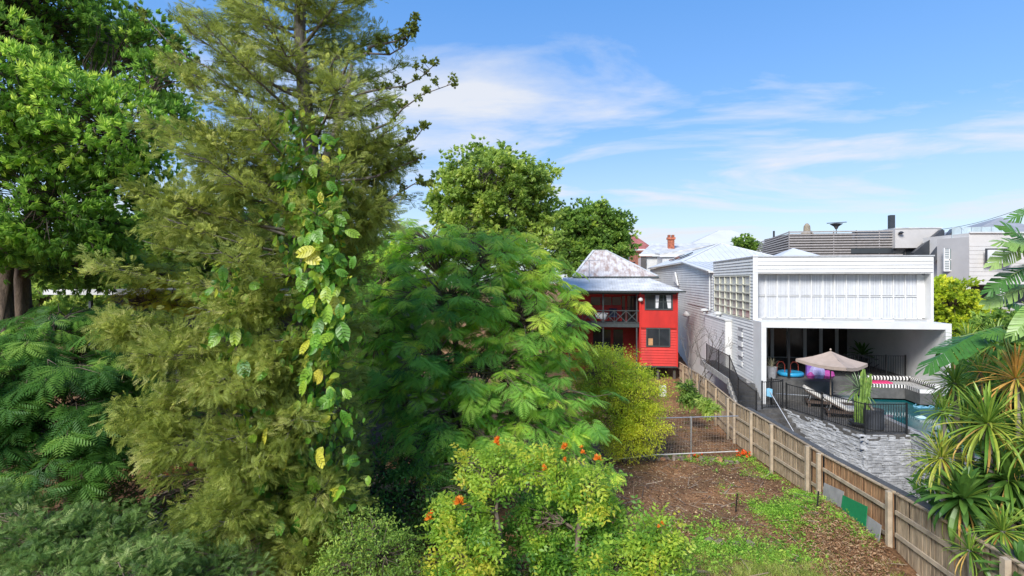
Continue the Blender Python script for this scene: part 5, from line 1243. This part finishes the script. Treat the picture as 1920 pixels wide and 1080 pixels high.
tree('flowering_tree','lime green foreground tree dotted with orange flowers at the bottom centre','tree',(-.5,10.5,.5),
     [[P(1080,1250,10),P(1075,1120,10),P(1085,1000,10),P(1090,930,10)],[P(1000,1250,10),P(950,1080,10),P(930,960,10)],[P(1200,1250,9.5),P(1215,1100,9.5),P(1220,1040,9.5)]],
     [PL(925,880,10.4,.55,.38,.12),PL(1035,885,10.2,.5,.42,.1),PL(1110,915,9.9,.48,.42,.12),PL(1020,975,10.7,.7,.4,-.2),PL(1130,965,10.2,.4,.35,-.1),PL(860,970,9.8,.5,.4,.1),PL(870,1040,9.2,.55,.5,.12),PL(970,1060,10,.7,.4,-.2),PL(1090,1060,10.1,.6,.4,-.3),PL(1215,1000,9.6,.55,.32,.1),PL(1230,1060,9.2,.55,.4,.08),PL(1150,1070,9,.5,.4,-.05)],
     TUL,LM_tulip,bark,8,cl_per=170,lv_per=13,cl_r=.17,size=.19,outward=.8,droop=.3,flat=.1,tr_r=.09,inner=.4,lump=.22,tw=.008,limb_r=.035,tintmu=.48,tints=.18,upj=.4)
def flowers():
    T=bpy.data.objects[[o.name for o in bpy.data.objects if o.name.startswith('flowering_tree')][0]]
    fm=simple_leaf('orange_petal',(.80,.16,.02),(.85,.28,.03)); 
    V,F=T_whorl(9,.6,.9,4); me=bpy.data.meshes.new('flower'); me.from_pydata([tuple(v) for v in V],[],[tuple(int(i) for i in f) for f in F]); me.materials.append(fm)
    for x,y,d,s in ((805,970,9.5,.10),(862,940,9.4,.13),(932,830,10.3,.10),(1060,842,10.1,.09),(1121,862,9.7,.10),(1092,845,10,.07),(1025,880,9.8,.06),(1062,860,9.9,.06),(1240,985,9.2,.05)):
        p=P(x,y,d)
        for k in range(3): mesh_inst('flower',me,p+Vector((random.Random(x+k).uniform(-.05,.05),0,random.Random(x*2+k).uniform(-.05,.05))),(.3,-1.2,k*2.),(s,s,s),T)
flowers()
tree('golden_tree','small golden leaved tree among the darker trees at the left','tree',(-14,18,.3),
     [[P(290,760,18.5),P(285,600,18.5),P(285,540,18.5)]],
     [PL(245,490,18.5,1.0,.45,-.05),PL(310,515,18,1.2,.6,.1),PL(355,555,17.5,.8,.5,.12),PL(270,560,18,.9,.5,.0),PL(330,570,17.8,.9,.4,.1),PL(200,500,18.5,.7,.4,-.1)],
     YFERN,LM_gold,bark,9,spray=True,cl_per=80,lv_per=8,cl_r=.3,size=.26,flat=.5,outward=.6,droop=.3,tr_r=.1,inner=.4,tintmu=.45,tints=.16)
for i,(lab,lb,lm,sd,tp) in enumerate((
    ('dark rounded tree glimpsed between the bright tree and the silky oak',[PL(330,420,25,2.0,1.6),PL(280,460,25,1.8,1.0),PL(380,440,25,1.8,1.3),PL(220,440,26,1.6,.8)],LM_back2,31,W6),
    ('dense leafy tree standing behind the trunk of the silky oak',[PL(480,430,27,3.0,2.0),PL(560,400,27,2.4,1.6),PL(430,490,27,3.0,2.0),PL(520,540,26,3.0,2.2)],LM_back2,32,W6),
    ('leafy tree filling the gap between the silky oak and the feathery tree',[PL(650,520,25,2.2,1.8),PL(690,480,25,1.8,1.2),PL(730,520,25,1.6,1.5),PL(620,600,24,2.0,2.0)],LM_back2,33,W6),
    ('tall dark tree line piece closing the view behind the shaded house',[PL(x_,y_,33,3.6,2.6) for x_,y_ in ((-120,560),(40,540),(200,560),(350,540),(500,560),(640,560))],LM_back2,35,W6),
    ('green tree standing low behind the two trunks at the left edge',[PL(60,560,26,3.0,1.6),PL(140,500,27,1.6,.9),PL(-20,520,26,2.5,1.6),PL(150,590,25,1.6,1.2)],LM_back,34,W6))):
    c=lb[0][0]; tree('background_tree',lab,'tree',(c.x,c.y,-.3),[[(c.x,c.y,-.3),(c.x+.2,c.y,3.),(c.x,c.y,c.z)]],lb,tp,lm,bark,sd,cl_per=18,lv_per=9,cl_r=.55,size=.34,tr_r=.25,inner=.45,group='trees behind the silky oak',tintmu=.35)
# low shrubs and undergrowth
tree('small_leaved_shrub','fine leaved grey green shrub along the bottom left of the frame','shrub',P(120,1180,8.5),
     [[P(120,1250,8.5),P(120,1100,8.5),P(120,1050,8.5)]],
     [PL(60,1020,8.6,.9,.42,.0),PL(180,1010,9,.8,.4,.0),PL(300,1040,9,.8,.45,.0),PL(-40,980,9,.7,.5),PL(400,1080,9,.7,.45),PL(100,1090,8,.9,.4,.15),PL(250,1100,8,.9,.4,.1)],
     GREV,LM_mid,bark,41,cl_per=150,lv_per=34,cl_r=.22,size=.12,tr_r=.06,inner=.3,tintmu=.30,tints=.18,limb_r=.03,tw=.006)
tree('small_leaved_shrub','dark green twiggy shrub at the bottom between the silky oak and flowering tree','shrub',P(690,1180,9.5),
     [[P(690,1250,9.5),P(690,1120,9.5),P(695,1060,9.5)]],
     [PL(660,1020,9.8,.62,.5,.05),PL(720,1040,9.6,.7,.5,.0),PL(770,1080,9.4,.55,.4,.0),PL(630,1070,9.4,.5,.4,.05),PL(700,990,10,.4,.3,.1)],
     LEAF,LM_back2,bark,42,cl_per=170,lv_per=44,cl_r=.2,size=.06,tr_r=.04,inner=.3,tintmu=.5,tints=.2,limb_r=.02,tw=.006)
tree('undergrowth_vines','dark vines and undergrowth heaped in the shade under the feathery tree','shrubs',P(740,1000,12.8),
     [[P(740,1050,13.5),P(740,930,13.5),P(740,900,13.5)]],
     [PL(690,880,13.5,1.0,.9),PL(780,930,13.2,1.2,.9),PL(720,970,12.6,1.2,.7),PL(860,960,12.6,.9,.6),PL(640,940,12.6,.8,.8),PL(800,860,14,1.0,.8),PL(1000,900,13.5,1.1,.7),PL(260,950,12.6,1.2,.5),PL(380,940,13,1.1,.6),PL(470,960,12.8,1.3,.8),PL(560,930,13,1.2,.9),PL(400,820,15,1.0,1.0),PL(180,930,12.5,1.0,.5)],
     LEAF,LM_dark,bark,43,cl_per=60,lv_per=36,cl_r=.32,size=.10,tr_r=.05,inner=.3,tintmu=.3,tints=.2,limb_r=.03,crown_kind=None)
tree('golden_tree','yellow green tree growing between the white house and the grey modern house','tree',P(1800,700,33),
     [[P(1800,760,33),P(1800,640,33),P(1800,600,33)]],
     [PL(1778,560,33,1.3,1.2,.12),PL(1815,600,33,1.4,1.3,.0),PL(1785,620,33,1.4,1.2,-.1),PL(1770,540,33.5,.7,.6,.2),PL(1850,620,33,1.2,1.1,-.1),PL(1830,650,32,1.8,1.0,-.2)],
     W6,LM_bush,bark,10,cl_per=60,lv_per=14,cl_r=.32,size=.22,tr_r=.12,inner=.5,lump=.25,tintmu=.4,tints=.22)
tree('green_tree','dark green tree behind the spiky plants at the right edge','tree',P(1895,760,22),
     [[P(1895,860,22),P(1895,680,22),P(1895,640,22)]],
     [PL(1880,620,22,1.0,.8,.0),PL(1920,640,22,1.2,1.0,-.1),PL(1870,690,20,1.0,.8,-.1),PL(1930,720,18,1.2,1.2,-.15)],
     W6,LM_back2,bark,12,cl_per=60,lv_per=14,cl_r=.3,size=.22,tr_r=.1,inner=.4,tintmu=.35)
tree('small_garden_bush','small bushy plant beside the timber fence above the wire gate','bush',P(1292,765,27.5),
     [[P(1292,775,27.5),P(1292,745,27.5)]],[PL(1288,735,27.5,.62,.5,-.1),PL(1300,750,27,.5,.4,0)],LANCE,LM_back2,bark,13,cl_per=90,lv_per=30,cl_r=.22,size=.2,tr_r=.03,inner=.2,limb_r=.02)
tree('small_garden_bush','small bright leafed plant against the fence just behind the wire gate','bush',P(1330,785,24.5),
     [[P(1330,790,24.5),P(1330,770,24.5)]],[PL(1328,765,24.5,.32,.4,.2)],LANCE,LM_back,bark,14,cl_per=150,lv_per=24,cl_r=.2,size=.26,tr_r=.03,inner=.2,limb_r=.02)
tree('distant_tree','small dark tree on the skyline beside the pale hipped roof','tree',P(1395,470,95),
     [[P(1395,500,95),P(1395,465,95)]],[PL(1395,455,95,2.0,1.2),PL(1407,462,95,1.5,.8)],W6,LM_back2,bark,15,cl_per=16,lv_per=12,cl_r=.6,size=.5,tr_r=.2,inner=.4)
# bare shrub between fence and cottage
def bare():
    base=P(1308,712,33); base.z=-.8; T=thing('bare_tree',base,'leafless grey branching tree against the pale cottage wall','tree'); rr=random.Random(9); m=MB()
    def grow(p,d,L,r,k):
        q=p+d*L; mid=(p+q)/2+Vector((rr.uniform(-.06,.06),rr.uniform(-.06,.06),rr.uniform(-.03,.06)))*L; m.tube([p,mid,q],[r,r*.85,r*.7],5,False)
        if k==0: return
        for _ in range(2 if k>1 else 3):
            e=(d+Vector((rr.gauss(0,.5),rr.gauss(0,.4),rr.uniform(-.1,.5)))).normalized(); grow(q,e,L*rr.uniform(.62,.85),r*.66,k-1)
    for dx,dz in ((-.25,1),(.35,.9),(.05,1.1)):
        grow(base,Vector((dx,-.05,dz)).normalized(),1.5,.055,5)
    m.build('branches',barkgrey,T,smooth=True)
bare()

# ------------------------------------------------------------------ spiky plants and big paddle leaves at the right
def spiky():
    heads=[(1790,722,12.2,.75,70,[drac_g,drac_y],'dracaena head over the pool end with mid green blades'),
     (1768,776,11.8,.62,56,[drac_g],'thin bladed dracaena reaching across the pool water'),
     (1852,800,10.6,1.05,84,[drac_g,drac_y],'largest dracaena head, wide and yellow green, right of the pool'),
     (1765,862,11.0,.80,76,[drac_y,drac_g],'yellow streaked dracaena in front of the stone wall'),
     (1880,1000,9.6,.66,70,[drac_g,drac_y],'bright dracaena head above the nearest fence palings'),
     (1805,940,10.4,.85,64,[drac_d,drac_g],'dark dracaena half hidden behind the fence top'),
     (1818,1035,9.7,.55,46,[drac_g,drac_d],'small dracaena drooping over the near fence'),
     (1890,905,10.4,.85,64,[drac_d,drac_g],'dark green dracaena under the largest head'),
     (1868,650,13.5,.85,56,[drac_g],'dracaena beside the dark tree, high on the right'),
     (1905,715,11.2,.95,60,[drac_o,drac_y,drac_o],'dracaena with dried orange leaves at the right edge'),
     (1838,700,12.6,.65,50,[drac_g,drac_o],'dracaena with a few dried tips below the paddle leaves'),
     (1935,830,10.0,.9,50,[drac_y,drac_g],'dracaena cut off by the right edge of the frame'),
     (1815,640,14.5,.7,44,[drac_g,drac_y],'small dracaena beside the end of the white terrace wall'),
     (1915,1080,9.,.7,44,[drac_d,drac_g],'dracaena in the bottom right corner')]
    for i,(px_,py_,d,r,n,ms,lab) in enumerate(heads):
        c=P(px_,py_,d); gz=-3.2 if c.y<28 and c.x<18.5 else 0; T=thing('dracaena',(c.x,c.y,gz),'spiky '+lab,'dracaena','dracaenas behind the boundary fence')
        MB().tube([(c.x+.2,c.y+.1,gz),(c.x+.1,c.y+.05,c.z-1.2),(c.x,c.y,c.z+.05)],[.08,.06,.045],7).build('stem',barkgrey,T,smooth=True)
        rosette(T,c,r*.92,int(n*1.35),ms,50+i,(-58,84),.030)
    # underplanting
    tree('undergrowth_shrubs','dark leafy undergrowth between the dracaena stems behind the fence','shrubs',(9.5,9.5,-3.2),
      [[(9.5,9.5,-3.2),(9.5,9.5,0),(9.5,9.5,1.5)]],
      [PL(1860,900,11.8,1.0,1.2),PL(1900,1000,10.6,.9,.9),PL(1800,980,11.6,.7,.6),PL(1930,760,12.6,1.1,1.3),PL(1850,740,13.6,.8,.8),PL(1780,940,12,.4,.6)],
      LANCE,LM_dark,bark,44,cl_per=46,lv_per=26,cl_r=.35,size=.3,tr_r=.05,inner=.2,tintmu=.5,limb_r=.03)
    # paddle leaves
    T=thing('bird_of_paradise',(P(1915,900,11).x,P(1915,900,11).y,-3.2),'giant bird of paradise with torn banana like leaves at the right edge','plant')
    lm=[simple_leaf('paddle_green',(.05,.15,.025),(.10,.22,.04),.35),simple_leaf('paddle_pale',(.20,.33,.08),(.28,.40,.12),.35)]
    def paddle(v,pale):
        r3=random.Random(v); V=[];F=[]; n=22
        zc=lambda x:-.28*x*x
        for sg in (-1,1):
            for i in range(n):
                t0=i/n; t1=(i+1-(.38 if r3.random()<.33 else .03))/n; w=lambda t:.165*math.sin(math.pi*(t*.93+.04))**.6
                tear=r3.uniform(-.05,.01); l=.09; a=len(V)
                V+= [(t0,0,zc(t0)),(t1,0,zc(t1)),(t1+l,sg*w(t1),zc(t1)-.06+tear),(t0+l,sg*w(t0),zc(t0)-.06+tear)]
                F.append((a,a+1,a+2,a+3) if sg>0 else (a+3,a+2,a+1,a))
                b=len(V); t2=(i+1)/n; V+= [(t1,0,zc(t1)),(t2,0,zc(t2)),(t2+l*.5,sg*w(t2)*.5,zc(t2)-.02),(t1+l*.5,sg*w(t1)*.5,zc(t1)-.02)]
                F.append((b,b+1,b+2,b+3) if sg>0 else (b+3,b+2,b+1,b))
        me=bpy.data.meshes.new('leaf'); me.from_pydata(V,[],F); me.materials.append(lm[pale]); return me
    root=P(1925,860,11)
    specs=[((1880,625),(1715,658),11.2,0),((1880,640),(1752,625),11.6,0),((1975,520),(1915,395),10.6,0),((1975,490),(1885,425),10.2,1),((1945,450),(1862,500),10.4,1),((1940,500),(1850,545),10.6,0),
           ((1935,540),(1850,570),10.8,1),((1950,600),(1880,540),11.,0),((1975,400),(1905,398),10.0,0),((1925,640),(1850,610),10.8,0),((1770,960),(1730,900),12,0),((1965,560),(1900,640),10.2,1)]
    for i,((ax,ay),(bx,by),d,pl) in enumerate(specs):
        a=P(ax,ay,d+.15); b=P(bx,by,d-.3); dv=(b-a); L=dv.length*(.88 if i<2 else .76); x=dv.normalized()
        face=Vector((SA*.7,-CA*.7,.75 if i%2 else .5)) if i>1 else Vector((SA*.12,-CA*.12,1)); y=face.cross(x).normalized(); z=x.cross(y); R=Matrix((x,y,z)).transposed()
        a2=a+Vector((0,0,L*.08)); lf=mesh_inst('leaf',paddle(i,pl),a2,R.to_euler(),(L,L*1.05,L),T)
        q=root if ax>1800 else P(1775,1080,12)
        MB().tube([q,(q+a)/2+Vector((.15,0,.15)),a2,a2+dv*.5+Vector((0,0,-.03*L))],[.05,.035,.022,.01],6).build('leaf_stalk',mat('green_stalk',(.16,.24,.06),.5),T,smooth=True)
spiky()

# ------------------------------------------------------------------ the shaded house at the lower left
def left_house():
    H=thing('shaded_house',P(240,900,21),'dark walled house with a covered verandah almost hidden by the trees at the left','house')
    dw=mat('navy_grey_wall',(.055,.065,.08),.7,.15)
    a=P(-80,545,21); b=P(430,545,21); y=17.5; x0,x1=-19.5,-8.3
    MB().box((x0,y+2.2,.4),(x1,y+9,6.6)).build('wall',dw,H)
    MB().box((x0-.3,y-.2,6.45),(x1+.3,y+9.3,6.62)).build('roof',mat('grey_roof_dark',(.2,.2,.21),.6),H)
    MB().box((x0-.3,y-.34,6.46),(x1+.3,y-.2,6.66)).build('gutter',offwhite,H)
    for k in range(4):
        x=x1-.3-k*3.2; MB().box((x-.05,y,.4),(x+.05,y+.1,6.44)).build('post',dw,H)
    MB().box((x0,y-.1,2.9),(x1,y+2.2,3.1)).build('upper_deck',mat('deck_board',(.16,.12,.09),.8),H)
    MB().box((x0,y-.1,.38),(x1,y+2.2,.5)).build('lower_deck',mat('brown_patio',(.16,.12,.09)),H)
    for (u,z0,z1) in ((-10.6,3.3,5.4),(-13.6,3.3,5.4),(-10.4,.7,2.6),(-13.2,.7,2.6),(-16.5,.7,2.6)):
        MB().box((u,y+2.14,z0),(u+1.6,y+2.19,z1)).build('window',glass,H)
    MB().beam((-14,y-.06,3.9),(x1,y-.06,3.9),.06,.06).build('handrail',offwhite,H)
    p=P(325,905,16.5)
    T=thing('outdoor_bench',(p.x,p.y,.5),'dark red outdoor bench in the shade below the silky oak','bench')
    rm=mat('dull_red',(.12,.012,.01),.6)
    MB().box((p.x-.8,p.y,.9),(p.x+.8,p.y+.5,.98)).build('seat',rm,T); MB().box((p.x-.8,p.y+.46,1.0),(p.x+.8,p.y+.52,1.4)).build('backrest',rm,T)
    for s in (-.7,.7): MB().box((p.x+s-.04,p.y+.05,.4),(p.x+s+.04,p.y+.5,.9)).build('leg',rm,T)
    o=MB().prism([(-12.5,9.5),(-6,11),(-5.8,16.9),(-12.5,16.9)],.55,.66).build('patio',mat('brown_patio',(.06,.05,.042),.85,.2,3,.2,20)); o['kind']='structure'
left_house()

# ------------------------------------------------------------------ ground cover
def cover():
    rng=np.random.RandomState(77)
    def gz(p): return np.array([ground_z(x,y) for x,y in p])
    # leafy weeds: (px,py,spread_x,spread_y,count)
    fo=Foliage()
    patches=[(1500,995,.45,.55,300),(1465,985,.35,.45,170),(1560,1040,.4,.3,90),(1425,965,.18,.3,40),(1450,892,.3,.8,90),(1430,870,.25,.9,80),(1505,935,.25,.4,70),(1400,1058,.8,.35,120),(1360,1020,.6,.4,100),(1470,1062,.7,.3,120),(1340,1050,.5,.3,80),
             (1370,855,.6,.3,70),(1300,858,.9,.25,80),(1340,870,.8,.4,40),(1330,745,.8,1.6,70),(1420,895,.5,.5,35),(1380,930,.6,.6,26),(1560,960,.4,.6,70),(1260,740,.7,1.5,50),(1600,1050,.4,.4,60),(1300,1060,.9,.5,90)]
    P_=[]
    for px_,py_,sx,sy,n in patches:
        c=onZ(px_,py_,.2 if py_>900 else -.25); P_.append(np.stack([rng.normal(c.x,sx*.85,n),rng.normal(c.y,sy*1.25,n)],1))
    q=np.vstack(P_); q=q[q[:,0]<6.95]; z=gz(q); cl=np.column_stack([q,z])
    m=16; N=len(cl)*m; pos=np.repeat(cl,m,0)+np.column_stack([rng.normal(0,.07,(N,2)),np.abs(rng.normal(0,.06,N))+.01])
    dirs=norm(np.column_stack([rng.normal(0,1,(N,2)),np.abs(rng.normal(.5,.4,N))]))
    V,F=place(LEAF,pos,dirs,rng.uniform(.025,.085,N)*np.repeat(rng.uniform(.5,1.5,len(cl)),m),rng.normal(0,.5,N),rng,.4); fo.add(V,F,np.repeat(np.clip(np.repeat(rng.normal(.5,.2,len(cl)),m)+rng.normal(0,.1,N),0,1),len(LEAF[0])))
    o=fo.build('weeds',LM_weed,None,'stuff'); tag(o,'bright green leafy weeds spreading over the bare garden soil','weeds')
    # rough grass at the near end
    n=900; c=onZ(1430,1062,.5); x=rng.normal(c.x,1.3,n); y=rng.normal(c.y-.5,.9,n); k=(x<6.9)&(y>8); x,y=x[k],y[k]; b=26; N=len(x)*b
    q=np.column_stack([np.repeat(x,b)+rng.normal(0,.07,N),np.repeat(y,b)+rng.normal(0,.07,N)]); zc=np.repeat(gz(np.column_stack([x,y])),b)
    V,F=place((np.array([(0,.05,0),(0,-.05,0),(1,0,-.15)],float),np.array([(0,1,2)])),np.column_stack([q,zc]),norm(np.column_stack([rng.normal(0,.6,(N,2)),rng.uniform(.5,1.2,N)])),rng.uniform(.05,.15,N),rng.normal(0,1,N),rng,.5)
    o=npmesh('rough_grass',V,F,leafmat('rough_grass_blade',[(.10,.15,.03),(.20,.27,.05),(.33,.37,.09),(.45,.42,.18)],.4,.6),None,np.repeat(np.clip(np.repeat(rng.normal(.45,.2,len(x)),b)+rng.normal(0,.15,N),0,1),3),'stuff'); tag(o,'rough patchy grass at the near end of the garden','grass')
    # leaf litter, bark chips and twigs on soil
    n=26000; x=rng.uniform(-2,6.9,n); y=rng.uniform(8,34,n); z=gz(np.column_stack([x,y]))+.012; pos=np.column_stack([x,y,z])
    dirs=norm(np.column_stack([rng.normal(0,1,(n,2)),rng.normal(0,.18,n)])); V,F=place(LEAF,pos,dirs,rng.uniform(.03,.11,n),rng.normal(0,.3,n),rng,.2)
    T=np.repeat(rng.uniform(0,1,n)**1.4,4); o=npmesh('leaf_litter',V,F,leafmat('dry_litter',[(.08,.045,.024),(.20,.115,.06),(.34,.21,.11),(.48,.39,.25)],.0,.9,.1),None,T,'stuff'); tag(o,'scattered dry leaves and bark chips over the brown soil','leaf litter')
    # clods of soil and small twigs
    OC=(np.array([(1,0,0),(-1,0,0),(0,1,0),(0,-1,0),(0,0,1),(0,0,-.6)],float),np.array([(0,2,4),(2,1,4),(1,3,4),(3,0,4),(2,0,5),(1,2,5),(3,1,5),(0,3,5)]))
    n=5000; x=rng.uniform(-1,6.9,n); y=rng.uniform(9,30,n); z=gz(np.column_stack([x,y])); V,F=place(OC,np.column_stack([x,y,z]),norm(rng.normal(0,1,(n,3))),.012+.05*rng.uniform(0,1,n)**4,rng.normal(0,1,n),rng,.5)
    o=npmesh('soil_clods',V,F,leafmat('clod_soil',[(.06,.032,.022),(.12,.066,.045),(.19,.11,.08),(.25,.17,.12)],.0,.95,.1),None,np.repeat(rng.uniform(0,1,n),6),'stuff'); tag(o,'crumbly clods of brown soil over the bare garden','soil clods')
    TW=(np.array([(0,.02,0),(0,-.02,0),(1,.012,.05),(1,-.012,.05),(.5,0,.05)],float),np.array([(0,1,4),(2,4,3),(0,4,2),(1,3,4)]))
    n=1100; x=rng.uniform(-1,6.9,n); y=rng.uniform(9,30,n); z=gz(np.column_stack([x,y]))+.02; V,F=place(TW,np.column_stack([x,y,z]),norm(np.column_stack([rng.normal(0,1,(n,2)),rng.normal(0,.08,n)])),rng.uniform(.15,.7,n),rng.normal(0,.5,n),rng,.3)
    o=npmesh('fallen_twigs',V,F,leafmat('twig_wood',[(.10,.07,.05),(.22,.16,.12),(.34,.27,.20)],.0,.9,.1),None,np.repeat(rng.uniform(0,1,n),5),'stuff'); tag(o,'thin fallen twigs strewn across the brown garden soil','twigs')
    # orange brown debris heap
    n=14000; x=rng.normal(5.9,.45,n); y=rng.normal(13.6,1.2,n); k=x<6.95; x,y=x[k],y[k]; n=len(x); h=np.exp(-(((x-5.9)/.8)**2+((y-13.6)/2.0)**2))*.22
    z=gz(np.column_stack([x,y]))+h*rng.uniform(0,1,n); dirs=norm(np.column_stack([rng.normal(0,1,(n,2)),rng.normal(0,.35,n)]))
    V,F=place(LANCE,np.column_stack([x,y,z]),dirs,rng.uniform(.03,.10,n),rng.normal(0,.7,n),rng,.5); T=np.repeat(rng.uniform(0,1,n),8)
    o=npmesh('dead_leaf_heap',V,F,leafmat('dead_frond',[(.11,.055,.03),(.23,.12,.06),(.34,.19,.10),(.44,.32,.20)],.0,.95,.1),None,T,'stuff'); tag(o,'heap of rusty brown dead leaves against the brown fence','leaf heap')
    # orange flowers beside the wire gate
    for px_,py_,n,lab in ((1395,848,26,'clump of orange flowers at the foot of the fence by the wire gate'),(1300,856,10,'small clump of orange flowers beside the gate post')):
        c=onZ(px_,py_,-.25); k=n; pos=np.column_stack([rng.normal(c.x,.16,k),rng.normal(c.y,.12,k),rng.uniform(.05,.28,k)+ground_z(c.x,c.y)])
        V,F=place(T_whorl(8,.6,.9,4),pos,norm(rng.normal(0,.5,(k,3))+np.array([0,0,1])),rng.uniform(.07,.11,k),rng.normal(0,1,k),rng,.3)
        th=thing('flower_clump',(c.x,c.y,ground_z(c.x,c.y)),lab,'flowers'); npmesh('petals',V,F,leafmat('orange_flower_petal',[(.75,.12,.02),(.8,.2,.03)],.2,.5),th,np.zeros(len(V)),'stuff')
        k=60; pos=np.column_stack([rng.normal(c.x,.18,k),rng.normal(c.y,.14,k),rng.uniform(.0,.15,k)+ground_z(c.x,c.y)]); V,F=place(LEAF,pos,norm(rng.normal(0,.6,(k,3))+np.array([0,0,1])),rng.uniform(.08,.16,k),rng.normal(0,1,k),rng,.3)
        npmesh('leaves',V,F,LM_weed,th,np.full(len(V),.4),'stuff')
cover()
